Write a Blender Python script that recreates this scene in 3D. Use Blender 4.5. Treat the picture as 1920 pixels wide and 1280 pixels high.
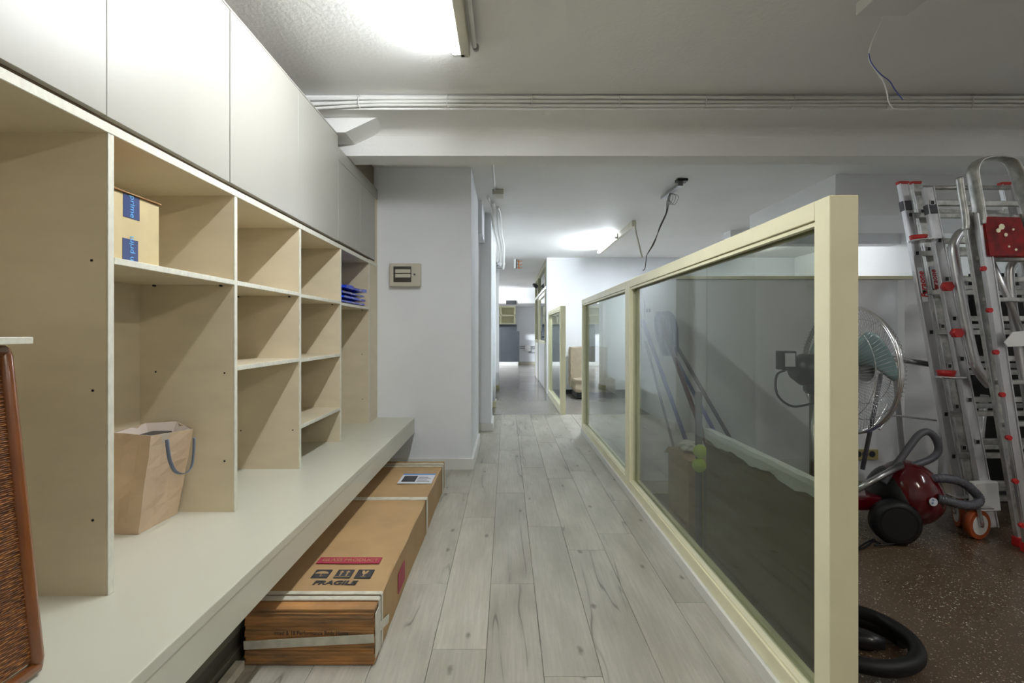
import bpy, bmesh, math, random
from mathutils import Vector, Matrix
random.seed(7)
S = bpy.context.scene
for o in list(bpy.data.objects): bpy.data.objects.remove(o)

# ------------------------------------------------------------------ camera, world, exposure
CH = 1.12
cam = bpy.data.cameras.new('camera'); cam.lens = 18.0; cam.sensor_width = 36.0
cam.shift_x = (960-950)/1920; cam.shift_y = -(640-622)/1920; cam.clip_start = 0.02
camo = bpy.data.objects.new('camera', cam); S.collection.objects.link(camo)
camo.location = (0, 0, CH); camo.rotation_euler = (math.pi/2, 0, 0)
S.camera = camo
W = bpy.data.worlds.new('world'); S.world = W; W.use_nodes = True
W.node_tree.nodes['Background'].inputs[0].default_value = (.8, .87, 1, 1)
W.node_tree.nodes['Background'].inputs[1].default_value = .05
S.view_settings.view_transform = 'Standard'; S.view_settings.look = 'None'
S.view_settings.exposure = 0.5; S.view_settings.gamma = 1.0
S.view_settings.use_curve_mapping = False
TUBE_NEAR = 175.0      # emission strength of the lit tubes near the camera
TUBE_FILL = 85.0  # strength of the two fill tubes added on the storage side
TUBE_BACK = 115.0     # the row behind the camera
TUBE_FAR = 330.0
TUBE_END = 1300.0
TUBE_COL = (.94, .975, 1.0)
TUBE_WARM = (1.0, .93, .82)
TUBE_COOL = (.88, .94, 1.0)

# ------------------------------------------------------------------ helpers
C = S.collection
def P(px, py, Y):
    """world point seen at photo position (px,py) when it stands Y metres in front of the camera"""
    return Vector(((px-950)*Y/960, Y, CH-(py-622)*Y/960))

def root_loc(o):
    while o.parent is not None: o = o.parent
    return o.location.copy()

def obj(name, bm, mat, parent=None, smooth=False, origin=None):
    me = bpy.data.meshes.new(name)
    bmesh.ops.recalc_face_normals(bm, faces=bm.faces)
    if parent is not None: off = root_loc(parent)
    elif origin is not None: off = Vector(origin)
    else:
        xs = [v.co.x for v in bm.verts]; ys = [v.co.y for v in bm.verts]; zs = [v.co.z for v in bm.verts]
        off = Vector(((min(xs)+max(xs))/2, (min(ys)+max(ys))/2, min(zs)))
    bmesh.ops.translate(bm, verts=bm.verts, vec=-off)
    if smooth:
        for f in bm.faces: f.smooth = True
    bm.to_mesh(me); bm.free()
    mats = mat if isinstance(mat, (list, tuple)) else [mat]
    for m in mats: me.materials.append(m)
    if smooth: 
        try: me.set_sharp_from_angle(angle=math.radians(40))
        except Exception: pass
    o = bpy.data.objects.new(name, me); C.objects.link(o)
    if parent is None: o.location = off
    else: o.parent = parent
    return o

def thing(name, loc, label, cat, group=None):
    o = bpy.data.objects.new(name, None); C.objects.link(o); o.location = loc
    o.empty_display_size = .05
    return tag(o, label, cat, group)
def tag(o, label=None, cat=None, group=None, kind=None):
    if label: o['label'] = label
    if cat: o['category'] = cat
    if group: o['group'] = group
    if kind: o['kind'] = kind
    return o

def add_box(bm, x0, x1, y0, y1, z0, z1, bev=0, mi=0):
    vs = [bm.verts.new(p) for p in ((x0,y0,z0),(x1,y0,z0),(x1,y1,z0),(x0,y1,z0),(x0,y0,z1),(x1,y0,z1),(x1,y1,z1),(x0,y1,z1))]
    fs = [bm.faces.new([vs[i] for i in q]) for q in ((3,2,1,0),(4,5,6,7),(0,1,5,4),(1,2,6,5),(2,3,7,6),(3,0,4,7))]
    for f in fs: f.material_index = mi
    if bev:
        es = set(e for f in fs for e in f.edges)
        bmesh.ops.bevel(bm, geom=list(es), offset=bev, segments=1 if bev < .003 else 2, affect='EDGES', profile=.6)
    return vs
def nb(): return bmesh.new()
def box(name, x0, x1, y0, y1, z0, z1, mat, parent=None, bev=.0015):
    bm = nb(); add_box(bm, min(x0,x1), max(x0,x1), min(y0,y1), max(y0,y1), min(z0,z1), max(z0,z1), bev)
    return obj(name, bm, mat, parent)

def frame_of(t, up=Vector((0,0,1))):
    t = t.normalized()
    if abs(t.dot(up)) > .97: up = Vector((0,1,0)) if abs(t.y) < .9 else Vector((1,0,0))
    a = t.cross(up).normalized(); b = a.cross(t).normalized()
    return a, b
def add_tube(bm, pts, r, n=8, closed=False, cap=True, mi=0, ry=None, rings=None):
    """sweep a round (or flat: r wide, ry thick) section along pts; r may be a list"""
    pts = [Vector(p) for p in pts]; L = len(pts); loops = []
    pa = None
    for i, p in enumerate(pts):
        if closed: t = pts[(i+1) % L]-pts[i-1]
        else: t = pts[min(i+1, L-1)]-pts[max(i-1, 0)]
        t = t.normalized()
        if pa is None: a, b = frame_of(t)
        else:
            a = (pa - t*pa.dot(t)).normalized(); b = a.cross(t).normalized()
        pa = a
        rr = r[i] if isinstance(r, (list, tuple)) else r
        r2 = rr if ry is None else ry
        loops.append([bm.verts.new(p + a*math.cos(2*math.pi*k/n)*rr + b*math.sin(2*math.pi*k/n)*r2) for k in range(n)])
    rng = range(L) if closed else range(L-1)
    for i in rng:
        A, B = loops[i], loops[(i+1) % L]
        for k in range(n):
            f = bm.faces.new((A[k], A[(k+1)%n], B[(k+1)%n], B[k])); f.smooth = True; f.material_index = mi
    if cap and not closed:
        for lp in (loops[0][::-1], loops[-1]):
            f = bm.faces.new(lp); f.material_index = mi
def add_bar(bm, p0, p1, w, d, side=None, bev=0, mi=0):
    """rectangular bar from p0 to p1; w measured along 'side', d across it"""
    p0, p1 = Vector(p0), Vector(p1); t = (p1-p0).normalized()
    s = Vector(side) if side is not None else Vector((1,0,0))
    a = (s - t*s.dot(t)).normalized(); b = t.cross(a).normalized()
    A = [bm.verts.new(p + a*sx*w/2 + b*sy*d/2) for p in (p0, p1) for sx, sy in ((-1,-1),(1,-1),(1,1),(-1,1))]
    fs = [bm.faces.new([A[i] for i in q]) for q in ((3,2,1,0),(4,5,6,7),(0,1,5,4),(1,2,6,5),(2,3,7,6),(3,0,4,7))]
    for f in fs: f.material_index = mi
    if bev:
        es = set(e for f in fs for e in f.edges)
        bmesh.ops.bevel(bm, geom=list(es), offset=bev, segments=1, affect='EDGES')
def add_cyl(bm, c, axis, r, h, n=24, r2=None, mi=0):
    axis = Vector(axis).normalized(); c = Vector(c)
    add_tube(bm, [c-axis*h/2, c+axis*h/2], [r, r if r2 is None else r2], n, mi=mi)
def bez(pts, n=8):
    """Catmull-Rom through pts"""
    pts = [Vector(p) for p in pts]; out = []
    for i in range(len(pts)-1):
        p0 = pts[max(i-1,0)]; p1 = pts[i]; p2 = pts[i+1]; p3 = pts[min(i+2,len(pts)-1)]
        for k in range(n):
            t = k/n
            out.append(.5*((2*p1)+(-p0+p2)*t+(2*p0-5*p1+4*p2-p3)*t*t+(-p0+3*p1-3*p2+p3)*t**3))
    out.append(pts[-1]); return out
def tubeobj(name, pts, r, mat, parent=None, n=8, closed=False, ry=None):
    bm = nb(); add_tube(bm, pts, r, n, closed, ry=ry); return obj(name, bm, mat, parent)
def poly_extrude(bm, prof, x0, x1, axis='x'):
    """closed profile in the (y,z) plane pushed along x"""
    A = [bm.verts.new((x0, y, z)) for y, z in prof]; B = [bm.verts.new((x1, y, z)) for y, z in prof]
    bm.faces.new(A[::-1]); bm.faces.new(B); n = len(A)
    for i in range(n): bm.faces.new((A[i], A[(i+1)%n], B[(i+1)%n], B[i]))
def text(name, s, size, mat, parent, origin, xdir, ydir, shear=0, depth=.0004, align='CENTER', bold=0, sx=1.0):
    """flat printed lettering: origin = centre of the baseline box"""
    cu = bpy.data.curves.new('lettering', 'FONT'); cu.body = s; cu.size = size; cu.shear = shear
    cu.align_x = align; cu.align_y = 'CENTER'; cu.extrude = depth; cu.offset = bold; cu.resolution_u = 3
    tmp = bpy.data.objects.new('lettering_tmp', cu); C.objects.link(tmp)
    dg = bpy.context.evaluated_depsgraph_get(); me = bpy.data.meshes.new_from_object(tmp.evaluated_get(dg))
    bpy.data.objects.remove(tmp); bpy.data.curves.remove(cu)
    bm = nb(); bm.from_mesh(me); bpy.data.meshes.remove(me)
    x = Vector(xdir).normalized(); y = Vector(ydir).normalized(); z = x.cross(y)
    mt = Matrix(((x.x*sx, y.x, z.x, origin[0]), (x.y*sx, y.y, z.y, origin[1]), (x.z*sx, y.z, z.z, origin[2]), (0,0,0,1)))
    bmesh.ops.transform(bm, matrix=mt, verts=bm.verts)
    return obj(name, bm, mat, parent)

# ------------------------------------------------------------------ materials
def mat(name, col, rough=.5, metal=0, noise=0, nscale=8, bump=0, bscale=60, spec=.5, coat=0, stretch=None, col2=None, emis=None, rvar=0):
    m = bpy.data.materials.new(name); m.use_nodes = True; nt = m.node_tree; b = nt.nodes['Principled BSDF']
    b.inputs['Base Color'].default_value = (*col, 1); b.inputs['Roughness'].default_value = rough
    b.inputs['Metallic'].default_value = metal; b.inputs['Specular IOR Level'].default_value = spec
    if coat: b.inputs['Coat Weight'].default_value = coat; b.inputs['Coat Roughness'].default_value = .08
    tc = nt.nodes.new('ShaderNodeNewGeometry'); mp = nt.nodes.new('ShaderNodeMapping')
    nt.links.new(tc.outputs['Position'], mp.inputs['Vector'])
    if stretch: mp.inputs['Scale'].default_value = stretch
    n1 = nt.nodes.new('ShaderNodeTexNoise'); n1.inputs['Scale'].default_value = nscale; n1.inputs['Detail'].default_value = 5
    nt.links.new(mp.outputs[0], n1.inputs['Vector'])
    mx = nt.nodes.new('ShaderNodeMix'); mx.data_type = 'RGBA'
    c2 = col2 if col2 else tuple(c*(1-noise) for c in col)
    c1 = col if col2 else tuple(min(1, c*(1+noise*.5)) for c in col)
    mx.inputs[6].default_value = (*c1, 1); mx.inputs[7].default_value = (*c2, 1)
    mr = nt.nodes.new('ShaderNodeMapRange'); mr.inputs[1].default_value = .35; mr.inputs[2].default_value = .68
    nt.links.new(n1.outputs[0], mr.inputs[0]); nt.links.new(mr.outputs[0], mx.inputs[0])
    nt.links.new(mx.outputs[2], b.inputs['Base Color'])
    if rvar:
        r_ = nt.nodes.new('ShaderNodeMapRange'); r_.inputs[3].default_value = rough-rvar; r_.inputs[4].default_value = rough+rvar
        nt.links.new(n1.outputs[0], r_.inputs[0]); nt.links.new(r_.outputs[0], b.inputs['Roughness'])
    if bump:
        n2 = nt.nodes.new('ShaderNodeTexNoise'); n2.inputs['Scale'].default_value = bscale; n2.inputs['Detail'].default_value = 4
        nt.links.new(mp.outputs[0], n2.inputs['Vector'])
        bp = nt.nodes.new('ShaderNodeBump'); bp.inputs['Strength'].default_value = bump; bp.inputs['Distance'].default_value = .01
        nt.links.new(n2.outputs[0], bp.inputs['Height']); nt.links.new(bp.outputs[0], b.inputs['Normal'])
    if emis:
        b.inputs['Emission Color'].default_value = (*emis[0], 1); b.inputs['Emission Strength'].default_value = emis[1]
    return m
def emitter(name, col, strength):
    m = bpy.data.materials.new(name); m.use_nodes = True; nt = m.node_tree; nt.nodes.clear()
    e = nt.nodes.new('ShaderNodeEmission'); o = nt.nodes.new('ShaderNodeOutputMaterial')
    e.inputs[0].default_value = (*col, 1); e.inputs[1].default_value = strength; nt.links.new(e.outputs[0], o.inputs[0]); return m
def glass(name, tint, f0=.05, rough=.01):
    m = bpy.data.materials.new(name); m.use_nodes = True; nt = m.node_tree; nt.nodes.clear()
    out = nt.nodes.new('ShaderNodeOutputMaterial'); mix = nt.nodes.new('ShaderNodeMixShader')
    tr = nt.nodes.new('ShaderNodeBsdfTransparent'); gl = nt.nodes.new('ShaderNodeBsdfGlossy'); gl.inputs['Roughness'].default_value = rough
    tr.inputs[0].default_value = (*tint, 1); gl.inputs[0].default_value = (.95, .97, 1, 1)
    lw = nt.nodes.new('ShaderNodeLayerWeight'); lw.inputs[0].default_value = .5
    pw = nt.nodes.new('ShaderNodeMath'); pw.operation = 'POWER'; pw.inputs[1].default_value = 5
    ml = nt.nodes.new('ShaderNodeMath'); ml.operation = 'MULTIPLY_ADD'; ml.inputs[1].default_value = 1-f0; ml.inputs[2].default_value = f0
    nt.links.new(lw.outputs['Facing'], pw.inputs[0]); nt.links.new(pw.outputs[0], ml.inputs[0])
    nt.links.new(ml.outputs[0], mix.inputs[0]); nt.links.new(tr.outputs[0], mix.inputs[1]); nt.links.new(gl.outputs[0], mix.inputs[2])
    nt.links.new(mix.outputs[0], out.inputs[0]); return m

def plank_mat():
    m = bpy.data.materials.new('grey_oak_laminate'); m.use_nodes = True; nt = m.node_tree; N = nt.nodes; L = nt.links
    b = N['Principled BSDF']; b.inputs['Roughness'].default_value = .42
    geo = N.new('ShaderNodeNewGeometry'); oi = N.new('ShaderNodeObjectInfo')
    off = N.new('ShaderNodeVectorMath'); off.operation = 'MULTIPLY_ADD'
    cmb = N.new('ShaderNodeCombineXYZ'); 
    for i, s in enumerate((7.3, 19.7, 31.1)):
        q = N.new('ShaderNodeMath'); q.operation = 'MULTIPLY'; q.inputs[1].default_value = s
        L.new(oi.outputs['Random'], q.inputs[0]); L.new(q.outputs[0], cmb.inputs[i])
    off.inputs[1].default_value = (1,1,1)
    L.new(geo.outputs['Position'], off.inputs[0]); L.new(cmb.outputs[0], off.inputs[2])
    def noise(scale, st, det=5, dist=0, rough=.55):
        mp = N.new('ShaderNodeMapping'); mp.inputs['Scale'].default_value = st; L.new(off.outputs[0], mp.inputs[0])
        n = N.new('ShaderNodeTexNoise'); n.inputs['Scale'].default_value = scale; n.inputs['Detail'].default_value = det
        n.inputs['Distortion'].default_value = dist; n.inputs['Roughness'].default_value = rough
        L.new(mp.outputs[0], n.inputs['Vector']); return n.outputs[0]
    def rng(v, a, b_, c=0, d=1):
        r = N.new('ShaderNodeMapRange'); r.inputs[1].default_value = a; r.inputs[2].default_value = b_
        r.inputs[3].default_value = c; r.inputs[4].default_value = d; L.new(v, r.inputs[0]); return r.outputs[0]
    def mth(op, a, b_):
        q = N.new('ShaderNodeMath'); q.operation = op
        for i, v in enumerate((a, b_)):
            if isinstance(v, (int, float)): q.inputs[i].default_value = v
            else: L.new(v, q.inputs[i])
        return q.outputs[0]
    def mixc(f, a, b_):
        x = N.new('ShaderNodeMix'); x.data_type = 'RGBA'; L.new(f, x.inputs[0])
        for i, v in ((6, a), (7, b_)):
            if isinstance(v, tuple): x.inputs[i].default_value = (*v, 1)
            else: L.new(v, x.inputs[i])
        return x.outputs[2]
    base = mixc(rng(noise(2.2, (2.5,.8,1)), .35, .65), (.52,.50,.435), (.38,.36,.30))
    tone = mixc(oi.outputs['Random'], (.92,.93,.92), (1.08,1.07,1.04))
    mu = N.new('ShaderNodeMix'); mu.data_type = 'RGBA'; mu.blend_type = 'MULTIPLY'; mu.inputs[0].default_value = 1
    L.new(base, mu.inputs[6]); L.new(tone, mu.inputs[7])
    grain = rng(noise(60, (1.6,.09,1), 6), .35, .7)
    c = mixc(mth('MULTIPLY', grain, .35), mu.outputs[2], (.26,.245,.205))
    fine = rng(noise(220, (1,.5,1), 3), .55, .75)
    c = mixc(mth('MULTIPLY', fine, .18), c, (.62,.61,.55))
    # long dark cracks that follow the grain
    n = noise(4.2, (1.0,.085,1), 3, .12)
    ridge = rng(mth('ABSOLUTE', mth('SUBTRACT', n, .5), 0), 0, .0065, 1, 0)
    mask = rng(noise(3.0, (1.4,.45,1), 2), .50, .58)
    c = mixc(mth('MULTIPLY', mth('MULTIPLY', ridge, mask), .85), c, (.10,.09,.075))
    halo = rng(mth('ABSOLUTE', mth('SUBTRACT', n, .5), 0), 0, .05, 1, 0)
    c = mixc(mth('MULTIPLY', mth('MULTIPLY', halo, mask), .30), c, (.20,.18,.15))
    # knots
    mp = N.new('ShaderNodeMapping'); mp.inputs['Scale'].default_value = (3.4,1.5,1); L.new(off.outputs[0], mp.inputs[0])
    vo = N.new('ShaderNodeTexVoronoi'); vo.inputs['Scale'].default_value = 1.0; vo.voronoi_dimensions = '2D'; L.new(mp.outputs[0], vo.inputs['Vector'])
    kn = rng(mth('ADD', vo.outputs['Distance'], mth('MULTIPLY', noise(25,(1,1,1)), .06)), .045, .075, 1, 0)
    c = mixc(mth('MULTIPLY', kn, .75), c, (.13,.115,.09))
    L.new(c, b.inputs['Base Color'])
    bp = N.new('ShaderNodeBump'); bp.inputs['Strength'].default_value = .12; bp.inputs['Distance'].default_value = .003
    L.new(grain, bp.inputs['Height']); L.new(bp.outputs[0], b.inputs['Normal'])
    return m
def terrazzo(name, base, chipA, chipB, scale=70, rough=.3, amount=.5):
    m = bpy.data.materials.new(name); m.use_nodes = True; nt = m.node_tree; N = nt.nodes; L = nt.links
    b = N['Principled BSDF']; b.inputs['Roughness'].default_value = rough
    geo = N.new('ShaderNodeNewGeometry')
    n0 = N.new('ShaderNodeTexNoise'); n0.inputs['Scale'].default_value = 1.1; n0.inputs['Detail'].default_value = 4; L.new(geo.outputs['Position'], n0.inputs['Vector'])
    last = None
    mx = N.new('ShaderNodeMix'); mx.data_type = 'RGBA'
    mx.inputs[6].default_value = (*base, 1); mx.inputs[7].default_value = (*[c*.6 for c in base], 1)
    r0 = N.new('ShaderNodeMapRange'); r0.inputs[1].default_value = .2; r0.inputs[2].default_value = .8
    L.new(n0.outputs[0], r0.inputs[0]); L.new(r0.outputs[0], mx.inputs[0]); last = mx.outputs[2]
    for sc, chip, th in ((scale*.55, chipB, .22), (scale, chipA, .24), (scale*1.9, chipA, .22)):
        v = N.new('ShaderNodeTexVoronoi'); v.inputs['Scale'].default_value = sc; L.new(geo.outputs['Position'], v.inputs['Vector'])
        a = N.new('ShaderNodeMath'); a.operation = 'LESS_THAN'; a.inputs[1].default_value = th; L.new(v.outputs['Distance'], a.inputs[0])
        sp = N.new('ShaderNodeSeparateColor'); L.new(v.outputs['Color'], sp.inputs[0])
        g = N.new('ShaderNodeMath'); g.operation = 'GREATER_THAN'; g.inputs[1].default_value = 1-amount; L.new(sp.outputs[0], g.inputs[0])
        mu = N.new('ShaderNodeMath'); mu.operation = 'MULTIPLY'; L.new(a.outputs[0], mu.inputs[0]); L.new(g.outputs[0], mu.inputs[1])
        mu2 = N.new('ShaderNodeMath'); mu2.operation = 'MULTIPLY'; L.new(mu.outputs[0], mu2.inputs[0]); L.new(sp.outputs[1], mu2.inputs[1])
        x = N.new('ShaderNodeMix'); x.data_type = 'RGBA'; L.new(mu2.outputs[0], x.inputs[0]); L.new(last, x.inputs[6]); x.inputs[7].default_value = (*chip, 1)
        last = x.outputs[2]
    L.new(last, b.inputs['Base Color'])
    rr = N.new('ShaderNodeMapRange'); rr.inputs[3].default_value = rough-.1; rr.inputs[4].default_value = rough+.15
    L.new(n0.outputs[0], rr.inputs[0]); L.new(rr.outputs[0], b.inputs['Roughness'])
    return m
def weave_mat():
    m = bpy.data.materials.new('woven_rattan'); m.use_nodes = True; nt = m.node_tree; N = nt.nodes; L = nt.links
    b = N['Principled BSDF']; b.inputs['Roughness'].default_value = .5
    geo = N.new('ShaderNodeNewGeometry'); mp = N.new('ShaderNodeMapping'); mp.inputs['Scale'].default_value = (1, 60, 190); L.new(geo.outputs['Position'], mp.inputs[0])
    n = N.new('ShaderNodeTexNoise'); n.inputs['Scale'].default_value = 1.3; n.inputs['Detail'].default_value = 6; L.new(mp.outputs[0], n.inputs['Vector'])
    r = N.new('ShaderNodeValToRGB'); r.color_ramp.elements[0].position = .30; r.color_ramp.elements[0].color = (.045,.013,.003,1)
    r.color_ramp.elements[1].position = .70; r.color_ramp.elements[1].color = (.36,.15,.03,1)
    e = r.color_ramp.elements.new(.5); e.color = (.15,.05,.01,1)
    L.new(n.outputs[0], r.inputs[0]); L.new(r.outputs[0], b.inputs['Base Color'])
    return m

M_ = dict(
 wall = mat('white_wall_paint', (.87,.895,.93), .75, noise=.03, nscale=2, bump=.06, bscale=90),
 wall_warm = mat('off_white_wall_paint', (.87,.875,.88), .75, noise=.03, nscale=2, bump=.06, bscale=90),
 ceil = mat('white_ceiling_paint', (.87,.87,.855), .7, noise=.03, nscale=1.5, bump=.18, bscale=45),
 trim = mat('white_gloss_trim', (.80,.80,.76), .35, noise=.02),
 beige = mat('beige_laminate', (.70,.615,.45), .42, noise=.05, nscale=5, stretch=(1,1,3)),
 beige_edge = mat('pale_board_edge', (.74,.73,.63), .45, noise=.10, nscale=60, stretch=(1,1,.5)),
 bench = mat('cream_bench_laminate', (.66,.655,.555), .28, noise=.01, nscale=4),
 door = mat('pale_door_laminate', (.38,.372,.332), .38, noise=.03, nscale=3, stretch=(1,1,.5)),
 brown_panel = mat('brown_filler_board', (.22,.17,.11), .5, noise=.15),
 cream = mat('cream_painted_wood', (.91,.875,.615), .38, noise=.04, nscale=6, bump=.05, bscale=30),
 olive = mat('olive_painted_wood', (.36,.34,.20), .4, noise=.05),
 card = mat('brown_cardboard', (.44,.29,.14), .65, noise=.10, nscale=5, spec=.3),
 card_end = mat('worn_cardboard_end', (.52,.26,.09), .6, col2=(.20,.12,.06), nscale=9, stretch=(.7,1,5), spec=.4),
 card_dark = mat('dark_brown_board', (.13,.095,.038), .6, noise=.1, nscale=4),
 card_pale = mat('pale_cardboard', (.62,.51,.29), .7, noise=.08, nscale=10, spec=.3),
 card_edge = mat('cardboard_edge', (.42,.24,.10), .7, noise=.2, nscale=60),
 tape = mat('white_packing_tape', (.66,.64,.54), .3, noise=.18, nscale=25),
 red_print = mat('crimson_print', (.36,.03,.06), .6), black_print = mat('black_print', (.03,.03,.035), .6),
 navy = mat('navy_tape', (.03,.05,.16), .35), cyan = mat('pale_blue_print', (.16,.50,.90), .5),
 kraft = mat('kraft_paper', (.62,.47,.33), .6, noise=.10, nscale=9, bump=.25, bscale=14),
 kraft_in = mat('pale_paper_lining', (.62,.54,.48), .7, noise=.05),
 ribbon = mat('blue_grey_ribbon', (.12,.16,.23), .3, noise=.1),
 black = mat('black_plastic', (.008,.008,.009), .35), black_matte = mat('black_rubber', (.007,.007,.007), .5, spec=.3),
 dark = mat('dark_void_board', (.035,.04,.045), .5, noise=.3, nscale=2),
 slate = mat('charcoal_board', (.045,.052,.06), .5, noise=.2, nscale=3),
 alu = mat('brushed_aluminium', (.62,.62,.63), .34, .88, noise=.12, nscale=30, stretch=(1,1,.2), rvar=.1),
 alu_dull = mat('scuffed_aluminium', (.50,.50,.47), .43, .85, noise=.3, nscale=25, rvar=.12),
 chrome = mat('chrome', (.78,.78,.80), .14, .9), steel = mat('bare_steel', (.42,.42,.42), .3, 1, noise=.2),
 red = mat('red_plastic', (.50,.02,.02), .35), red_board = mat('paint_spattered_red_board', (.30,.012,.012), .6, col2=(.12,.010,.010), nscale=18, spec=.25),
 orange = mat('orange_polyurethane', (.40,.075,.015), .45, noise=.2), white_p = mat('white_plastic', (.75,.75,.73), .4),
 ivory = mat('ivory_plastic', (.58,.55,.45), .4, noise=.04),
 maroon = mat('gloss_maroon_plastic', (.085,.002,.005), .15, coat=.5, spec=.4), grey_p = mat('grey_plastic_hose', (.085,.085,.10), .42),
 cable = mat('white_cable_sheath', (.75,.75,.72), .45), wire_b = mat('blue_wire', (.06,.09,.35), .4), wire_d = mat('dark_wire', (.10,.09,.08), .5),
 blue = mat('gloss_blue_plastic', (.008,.05,.62), .18, noise=.2, nscale=14, coat=.6), blue_mat = mat('dull_blue_plastic', (.02,.05,.30), .4),
 mop = mat('slate_blue_mop_cloth', (.10,.13,.26), .9, noise=.3, nscale=30, bump=.5), lime = mat('lime_sponge', (.45,.62,.05), .7),
 terra_brown = terrazzo('brown_terrazzo', (.125,.082,.048), (.80,.74,.60), (.22,.12,.07), 75, .26, .55),
 terra_grey = terrazzo('grey_terrazzo', (.33,.305,.275), (.40,.38,.35), (.18,.15,.14), 60, .16, .4),
 blade = mat('translucent_teal_blade', (.26,.36,.36), .25), rattan = weave_mat(), cane = mat('varnished_cane', (.19,.06,.013), .3, noise=.2, coat=.5),
 mattress = mat('beige_mattress_cloth', (.42,.36,.26), .9, noise=.1, bump=.3, bscale=20),
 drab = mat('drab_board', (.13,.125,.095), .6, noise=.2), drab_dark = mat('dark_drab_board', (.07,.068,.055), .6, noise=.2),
 brass = mat('gold_socket_plastic', (.45,.38,.16), .4), copper = mat('copper_wire', (.75,.22,.05), .3, .6),
 paper = mat('white_tissue_paper', (.72,.74,.74), .6, noise=.05, bump=.3, bscale=25),
 louvre = mat('dark_vent_metal', (.03,.03,.03), .5), switch = mat('smoked_window', (.05,.045,.035), .2),
 sticker = mat('white_sticker', (.72,.75,.80), .4), sky_print = mat('blue_print', (.10,.25,.60), .5),
 plank = plank_mat(), joint = mat('dark_floor_joint', (.05,.045,.04), .8),
 glass_t = glass('smoked_glass', (.70,.725,.68), .045), glass_c = glass('clear_glass', (.90,.92,.90), .04),
)
m = M_
tube_near = emitter('lit_tube_near', TUBE_COL, TUBE_NEAR); tube_fill = emitter('fill_tube', TUBE_COL, TUBE_FILL)
tube_back = emitter('lit_tube_back', TUBE_WARM, TUBE_BACK)
tube_end = emitter('lit_tube_end', TUBE_COOL, TUBE_END)
tube_far = emitter('lit_tube_far', TUBE_COOL, TUBE_FAR)
def Z(r): return r+CH
def struct(name, *a, **k):
    o = box(name, *a, **k); o['kind'] = 'structure'; return o

# ------------------------------------------------------------------ the setting
ZC1 = Z(1.412); ZC2 = Z(1.341)          # ceiling in front of the beam, ceiling behind it
XL, XR, YB, YF = -1.50, 5.2, -2.6, 17.6
floor = box('floor', XL-.1, XR+.1, YB-.1, 6.96, -.06, -.014, m['joint'], bev=0); floor['kind'] = 'structure'
# storage side terrazzo and the grey terrazzo corridor beyond
box('terrazzo_slab', .875, XR, YB, 3.56, -.014, 0, m['terra_brown'], floor, bev=0)
box('terrazzo_slab', -1.5, XR, 6.962, YF, -.06, -.0005, m['terra_grey'], floor, bev=0)
# laminate planks, one by one
rows0 = -.263; PW = .192; PL = 1.282
joint = {-1: 2.278, 0: 1.808, 1: 2.278, 2: 2.946, 3: 2.63, 4: 2.84, 5: 2.12}
for r in range(-7, 6):
    x0 = rows0+r*PW; x1 = x0+PW
    if x0 < XL+.02: x0 = XL
    if x1 > .872: x1 = .872
    if x1-x0 < .02: continue
    j = joint.get(r, random.uniform(1.6, 2.8)); y = j
    while y > YB: y -= PL
    while y < 6.95:
        a, b = max(y, YB), min(y+PL, 6.955)
        if b-a > .03: box('plank', x0+.0006, x1-.0006, a+.0008, b-.0008, -.014, 0, m['plank'], floor, bev=.0012)
        y += PL
for r in range(12):
    x0 = .874+r*PW; y = 3.665-random.uniform(0, 1.2)
    while y < 6.95:
        a, b = max(y, 3.665), min(y+PL, 6.955)
        if b-a > .03: box('plank', x0+.0006, x0+PW-.0006, a+.0008, b-.0008, -.014, 0, m['plank'], floor, bev=.0012)
        y += PL
# ceiling
def prof_obj(name, prof, x0, x1, mt, parent=None):
    bm = nb(); poly_extrude(bm, prof, x0, x1); o = obj(name, bm, mt, parent)
    if parent is None: o['kind'] = 'structure'
    return o
ceiling = struct('ceiling', XL-.1, XR+.1, YB-.1, 3.06, ZC1, ZC1+.15, m['ceil'], bev=0)
box('ceiling_slab', XL-.1, XR+.1, 3.56, YF+.1, ZC2, ZC2+.2, m['ceil'], ceiling, bev=0)
# beam: cable step, soffit with soft cove, face, underside
cove = [(3.06, Z(1.328))]
cove += [(3.30, Z(1.328))] + [(3.30+.08*math.sin(t), Z(1.328)-.05*(1-math.cos(t))) for t in [i*math.pi/2/6 for i in range(1, 7)]]
prof_obj('beam', cove+[(3.38, Z(1.161)), (3.56, Z(1.161)), (3.56, Z(1.56)), (3.06, Z(1.56))], XL-.1, XR+.1, m['ceil'], ceiling)
bm = nb(); A = [(-1.49,1.329),(-.80,1.329),(-1.0,1.235),(-1.49,1.235)]
F = [bm.verts.new((x,3.17,Z(z))) for x,z in A]; G = [bm.verts.new((x,3.379,Z(z))) for x,z in A]
bm.faces.new(F); bm.faces.new(G[::-1])
for i in range(4): bm.faces.new((F[i],F[(i+1)%4],G[(i+1)%4],G[i]))
obj('corbel', bm, m['ceil'], ceiling)
# soffit boxes and the second beam over the storage side
box('soffit', 2.80, XR, 4.36, 5.14, Z(.99), ZC2+.01, m['wall_warm'], ceiling, bev=0)
box('soffit', 2.80, 2.95, 5.14, 5.90, Z(1.02), ZC2+.01, m['wall_warm'], ceiling, bev=0)
box('beam', 2.95, XR, 6.75, 6.97, Z(1.161), ZC2+.01, m['wall_warm'], ceiling, bev=0)
# walls
struct('wall_left', XL-.1, XL, YB, 4.18, 0, ZC1, m['wall'], bev=0)
struct('wall_back', XL-.1, XR+.1, YB-.1, YB, 0, ZC1, m['wall'], bev=0)
struct('wall_right', XR, XR+.1, YB, YF, 0, ZC1, m['wall_warm'], bev=0)
struct('wall_far', -3.2, XR+.1, YF, YF+.1, 0, ZC2, m['wall'], bev=0)
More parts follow.
